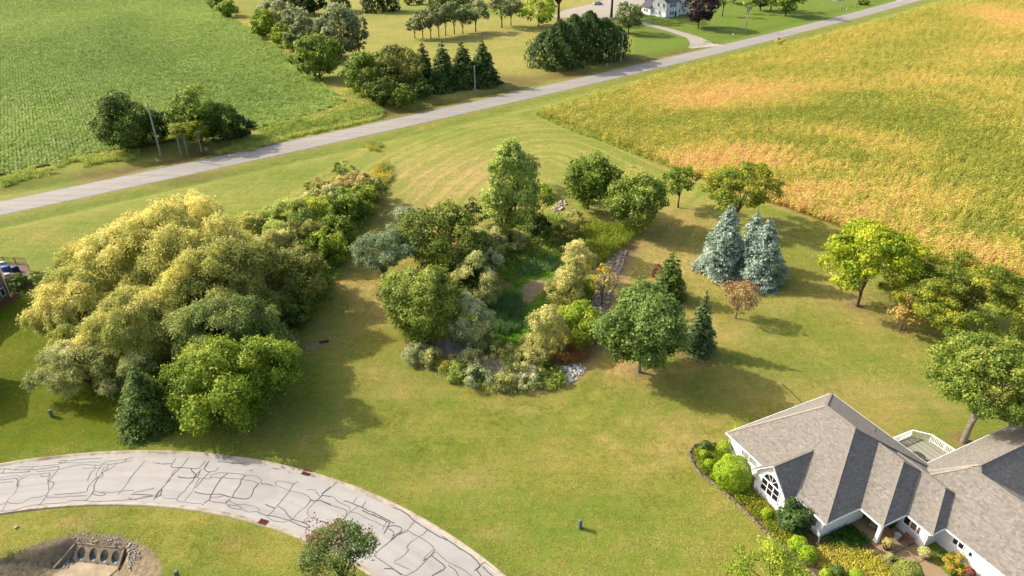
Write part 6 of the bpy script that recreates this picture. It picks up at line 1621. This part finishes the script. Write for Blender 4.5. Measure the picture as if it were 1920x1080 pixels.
# road sign, mailbox, marker posts
P = gt(1138, 133); root = empty('road_sign', P, .68 + PI / 2, 'small grey backed road sign in front of the arborvitae', 'sign')
MB().box((0, 0, 1.1), (.07, .07, 2.3)).build('post', METAL, root); MB().box((0, .06, 2.0), (.75, .03, .75)).build('plate', METAL, root)
P = gt(1374, 70); root = empty('mailbox', P, .68, 'orange flagged mailbox at the drive mouth', 'mailbox')
MB().box((0, 0, .5), (.1, .1, 1.1)).build('post', POLE, root)
MB().tube([(-.25, 0, 1.15), (.25, 0, 1.15)], .16, 10).build('box', TRIM, root); MB().box((.1, .18, 1.4), (.3, .04, .3)).build('flag', plain('orange_flag', A(230, 120, 70)), root)
P = gt(1587, 20); root = empty('marker_post', P, 0, 'white marker post on the verge by the far poles', 'post'); MB().box((0, 0, .6), (.14, .14, 1.4)).build('post', TRIM, root); MB().box((0, 0, 1.32), (.18, .18, .1)).build('cap', TRIM, root)
# stakes of the garden plot
for px, py, lb in [(1160, 325, 'left wire stake of the little garden plot'), (1188, 306, 'rear wire stake of the little garden plot'), (1214, 322, 'right wire stake of the little garden plot')]:
    P = gt(px, py); MB().tube([(0, 0, -.2), (0, 0, 1.3)], .035, 5).build('stake', METAL, None, lb, 'stake', 'stakes of the garden plot').location = P
# black pipe end and its gravel
P = gt(612, 641); root = empty('drain_pipe', P, .35, 'black corrugated drain pipe end poking from the shaded lawn', 'pipe')
m = MB()
for k in range(6): m.tube([(-.9 + k * .18, 0, .12), (-.78 + k * .18, 0, .12)], .20 if k % 2 else .18, 10)
m.build('pipe', plain('black_plastic', A(50, 50, 54), .5), root); MB().tube([(.15, 0, .12), (.3, 0, .13)], .22, 12).build('flared_end', plain('black_plastic', A(50, 50, 54)), root)
rocks('gravel_patch', [(568, 648), (590, 641), (606, 640), (604, 646), (585, 655), (568, 655)], 120, .04, .12, GROCK, 'grey gravel at the mouth of the black drain pipe', 68)
# hose
m = MB(); pts = [gt(*q) for q in [(1466, 720), (1480, 733), (1494, 746), (1503, 756)]]
m.tube([p_ + Vector((0, 0, .05)) for p_ in pts], .05, 6); m.build('hose', plain('dark_hose', A(70, 74, 66), .5), None, 'dark hose lying on the lawn behind the ranch house', 'hose')
# boulders
for px, py, s_, lb in [(92, 1076, .42, 'pale boulder at the bottom of the culvert hollow'), (24, 990, .22, 'small stone on the grass inside the street bend')]:
    o = rocks('boulder', [(px - 9, py - 6), (px + 9, py - 6), (px + 9, py + 6), (px - 9, py + 6)], 1, s_, s_ + .01, WROCK, lb, 90 + px)
    del o['kind']; o['category'] = 'boulder'
# stone by the tall poplar
o = rocks('boulder', [(846, 396), (858, 396), (858, 404), (846, 404)], 1, .7, .71, WROCK, 'pale flat boulder on the mown meadow left of the narrow dark tree', 5); del o['kind']; o['category'] = 'boulder'

# ------------------------------------------------------------------ culvert
CONC = plain('aged_concrete', A(188, 170, 142), .9, .2, 1.5)
TL = np.array(gp(146, 1021, -.55)); TR = np.array(gp(229, 1030, -.55)); ZT, ZB = -.55, -1.65
ud = (TR - TL); WD = np.linalg.norm(ud); ud /= WD; fd = np.array([ud[1], -ud[0]])
cv = empty('culvert', (TL[0], TL[1], ZT), math.atan2(ud[1], ud[0]), 'concrete culvert headwall with four pipe mouths in the hollow', 'culvert')
RUN = 1.05; HT = ZB - ZT
sl_len = math.hypot(RUN, HT); dn = Vector((0, -RUN / sl_len, HT / sl_len)); nrm = Vector((0, -HT / sl_len * -1, RUN / sl_len)); nrm = Vector((1, 0, 0)).cross(-dn); nrm = -nrm if nrm.z < 0 else nrm
cent = [WD * f for f in (.115, .385, .635, .885)]; ra, rb = .40, .60
# slab with elliptical holes: ring strips between each ellipse and its cell
m = MB()
bounds = [-.15] + [(a + b) / 2 for a, b in zip(cent[:-1], cent[1:])] + [WD + .2]
def sp(a, b, e=0.0): return Vector((a, 0, 0)) + dn * b + nrm * e
for i, c_ in enumerate(cent):
    x0, x1 = bounds[i], bounds[i + 1]; N_ = 24; y0, y1 = -.12, sl_len + .02
    el = []; re2 = []
    for k in range(N_):
        an = 2 * PI * k / N_; ca, sa_ = math.cos(an), math.sin(an)
        el.append((c_ + ra * ca, sl_len * .5 + rb * sa_))
        hx = (x1 - c_) if ca > 0 else (c_ - x0); hy = (y1 - sl_len * .5) if sa_ > 0 else (sl_len * .5 - y0)
        t_ = min(hx / max(abs(ca), 1e-6), hy / max(abs(sa_), 1e-6)); re2.append((c_ + ca * t_, sl_len * .5 + sa_ * t_))
    b = len(m.v)
    m.v += [tuple(sp(*q)) for q in el] + [tuple(sp(*q)) for q in re2] + [tuple(sp(*q, -.18)) for q in el]
    for k in range(N_):
        k2 = (k + 1) % N_
        m.f.append((b + k, b + N_ + k, b + N_ + k2, b + k2)); m.f.append((b + k, b + k2, b + 2 * N_ + k2, b + 2 * N_ + k))
m.bar(sp(-.15, -.14, -.1), sp(WD + .2, -.14, -.1), .28, .22)
m.build('headwall', CONC, cv)
STEEL = plain('blue_grey_steel', A(126, 142, 156), .45, .2, 2.5, .4, .3)
for c_ in cent:
    m = MB(); V = []; F2 = []; N_ = 20; M_ = 9
    zc_ = sp(c_, sl_len * .5).z; yc_ = sp(c_, sl_len * .5).y
    for j in range(M_):
        for k in range(N_):
            an = 2 * PI * k / N_; x_ = c_ + .40 * math.cos(an); z_ = zc_ + .43 * math.sin(an)
            yf = yc_ + (z_ - zc_) * (dn.y / dn.z)
            V.append((x_ * 1.0, yf + (j / (M_ - 1)) * 1.5 + .01, z_ + (.015 if j % 2 else 0)))
    for j in range(M_ - 1):
        for k in range(N_): F2.append((j * N_ + k, j * N_ + (k + 1) % N_, (j + 1) * N_ + (k + 1) % N_, (j + 1) * N_ + k))
    m.add(V, F2); m.build('pipe', STEEL, cv)
    MB().lathe([(.44, 0)], n=4)
# wing walls
m = MB(); a0 = Vector((-.22, -.05, .12)); loc = np.array(gp(101, 1065, ZB + .1)) - TL; a1 = Vector((loc @ ud, loc @ -fd, ZB - ZT + .12))
m.add([a0, a1, (a1.x, a1.y, HT - .3), (a0.x, a0.y, HT - .3)], [(0, 1, 2, 3)]); o_ = Vector((-.14, .08, 0)); m.add([a0 + o_, a1 + o_, (a1.x + o_.x, a1.y + o_.y, HT - .3), (a0.x + o_.x, a0.y + o_.y, HT - .3)], [(3, 2, 1, 0)]); m.add([a0, a0 + o_, a1 + o_, a1], [(0, 1, 2, 3)])
m.build('wing_wall', CONC, cv)
m = MB(); m.bar((WD + .26, .0, .1), (WD + .30, -RUN - .5, HT + .15), .13, .3); m.build('wing_wall', CONC, cv)
sheet('culvert_apron', np.array([TL + ud * a + fd * b for a, b in [(.1, RUN), (WD + .2, RUN), (WD - .2, RUN + .9), (WD * .8, RUN + 3), (0, RUN + 3.4), (-.9, RUN + 1.6)]]), .0, plain('pale_silt', A(222, 198, 162), .9, .2, 1.0), 'pale silty apron in front of the culvert pipes', 1, zfix=ZB + .0)

# ------------------------------------------------------------------ things on the porch and walk
def pot(u_, v_, r_, h_, mat, label, leafm=None, lh=.5, seed=1, name='flower_pot'):
    q = huv(u_, v_); root = empty(name, (q[0], q[1], .07), 0, label, 'planter')
    MB().lathe([(r_ * .6, 0), (r_ * .7, .04), (r_ * .95, h_ * .7), (r_ * 1.05, h_), (r_ * .9, h_), (r_ * .85, h_ * .9)], n=14).build('pot', mat, root, smooth=True)
    if leafm:
        rp_ = ball_leaves(np.random.default_rng(seed), r_ * 1.35, lh, .13); o = link('foliage', leaf_mesh('foliage', rp_, pal(leafm)), root); o.location = (0, 0, h_ * .85)
    return root
POTW = plain('white_glaze', A(244, 243, 240), .4); POTD = plain('dark_pot', A(60, 56, 54), .5); 
pot(17.0, 5.05, .38, .55, POTD, 'dark urn with yellow and maroon leaves beside the porch post', 'brownolive', .8, 3)
pot(17.9, 4.9, .24, .3, POTD, 'small empty looking black pot on the walk edge', None)
pot(16.6, 6.9, .30, .6, POTW, 'white round urn on the porch', None)
pot(19.1, 7.35, .42, .45, POTW, 'white planter with yellow blooms by the entry door', 'pale', .75, 4)
pot(22.3, 9.2, .34, .45, POTW, 'white planter with red flowers beside the garage', 'crabred', .5, 5)
pot(15.4, 7.6, .30, .45, POTD, 'dark pot with a green fern in the porch corner', 'yew', .8, 6)
WOODB = plain('tan_wood', A(166, 128, 96), .8, .2, 3)
q = huv(17.3, 7.35); root = empty('porch_bench', (q[0], q[1], .07), HANG, 'small wooden bench on the porch below the windows', 'bench')
MB().box((0, 0, .42), (.95, .42, .06)).build('seat', WOODB, root); MB().box((0, .2, .7), (.95, .05, .4)).build('backrest', WOODB, root)
for a in (-.42, .42):
    for b in (-.16, .16): MB().box((a, b, .2), (.06, .06, .4)).build('leg', WOODB, root)
q = huv(14.6, 6.0); root = empty('porch_chair', (q[0], q[1], .07), HANG + .5, 'cushioned tan chair in the shade of the porch', 'chair')
CUSH = plain('beige_cushion', A(196, 180, 150), .8)
MB().box((0, 0, .42), (.75, .7, .16)).build('seat', CUSH, root); MB().box((0, .34, .75), (.75, .14, .6)).build('backrest', CUSH, root)
for a in (-.38, .38): MB().box((a, 0, .55), (.06, .7, .06)).build('armrest', POTD, root)
for a in (-.34, .34):
    for b in (-.3, .3): MB().box((a, b, .17), (.06, .06, .34)).build('leg', POTD, root)
q = huv(22.0, 7.6); root = empty('garden_chair', (q[0], q[1], .07), HANG + 2.2, 'black metal garden chair at the bottom edge of the walk', 'chair')
IRON = plain('black_metal', A(44, 44, 46), .4)
MB().box((0, 0, .43), (.5, .48, .03)).build('seat', IRON, root)
m = MB(); m.tube([(-.24, .24, .43), (-.24, .3, .85), (0, .32, .98), (.24, .3, .85), (.24, .24, .43)], .018, 6)
for k in range(4): m.tube([(-.15 + k * .1, .25, .43), (-.15 + k * .1, .31, .9)], .01, 5)
m.build('backrest', IRON, root)
for a in (-.22, .22):
    for b in (-.21, .21): MB().tube([(a, b, .43), (a * 1.1, b * 1.15, 0)], .016, 5).build('leg', IRON, root)

# ------------------------------------------------------------------ cars at the farmyard
def car(px, py, rz, paint, label):
    P = gt(px, py); root = empty('parked_car', (P.x, P.y, P.z + .12), rz, label, 'car', 'cars parked in the farmyard')
    pr_ = [(-2.2, .35), (-2.25, .75), (-2.0, .95), (-1.5, 1.0), (-.9, 1.45), (.6, 1.48), (1.2, 1.0), (2.0, .9), (2.25, .7), (2.25, .35)]
    m = MB(); n = len(pr_)
    V = [(x, y * (.88 if z < 1.2 else .7), z) for y in (-1, 1) for x, z in pr_]
    m.add(V, [tuple(range(n))[::-1], tuple(range(n, 2 * n))] + [(i, (i + 1) % n, n + (i + 1) % n, n + i) for i in range(n)])
    body = m.build('body', paint, root)
    MB().add([(-1.42, -.80, 1.04), (1.12, -.80, 1.04), (.55, -.73, 1.40), (-.85, -.73, 1.40)], [(0, 1, 2, 3)]).add([(-1.42, .80, 1.04), (1.12, .80, 1.04), (.55, .73, 1.40), (-.85, .73, 1.40)], [(3, 2, 1, 0)]).add([(1.22, -.7, 1.02), (1.22, .7, 1.02), (.66, .6, 1.44), (.66, -.6, 1.44)], [(0, 1, 2, 3)]).add([(-1.55, -.7, 1.02), (-1.55, .7, 1.02), (-.98, .6, 1.42), (-.98, -.6, 1.42)], [(3, 2, 1, 0)]).build('window', GLASS, root)
    for x in (-1.4, 1.4):
        for y in (-.86, .86):
            w_ = MB().tube([(x, y - .1, .33), (x, y + .1, .33)], .33, 14).build('wheel', plain('tyre_rubber', A(48, 48, 50)), root)
            MB().tube([(x, y - .11, .33), (x, y + .11, .33)], .19, 10).build('rim', METAL, w_)
    for y in (-.6, .6): MB().box((2.22, y, .68), (.1, .35, .14)).build('headlight', TRIM, root)
car(1216, 3, .9, plain('dark_blue_paint', A(60, 74, 110), .3, .05, 1, .5), 'dark blue car parked behind the white farmhouse wing')
car(1120, 9, .5, plain('silver_paint', A(200, 208, 216), .3, .05, 1, .5), 'silver car half hidden by the farmyard shade tree')
# blue tarpaulin on the far lawn
q = gt(1570, 0); o = MB().lathe([(2.6, 0), (2.4, .7), (1.4, 1.1), (.3, 1.25)], n=10).build('covered_pile', plain('blue_tarp_far', A(150, 180, 225), .5, .2, .6), None, 'low pile under a pale blue tarpaulin at the top edge', 'tarpaulin'); o.location = q

# ---- bare needs of the picture: nothing hidden is kept
bpy.context.view_layer.update()
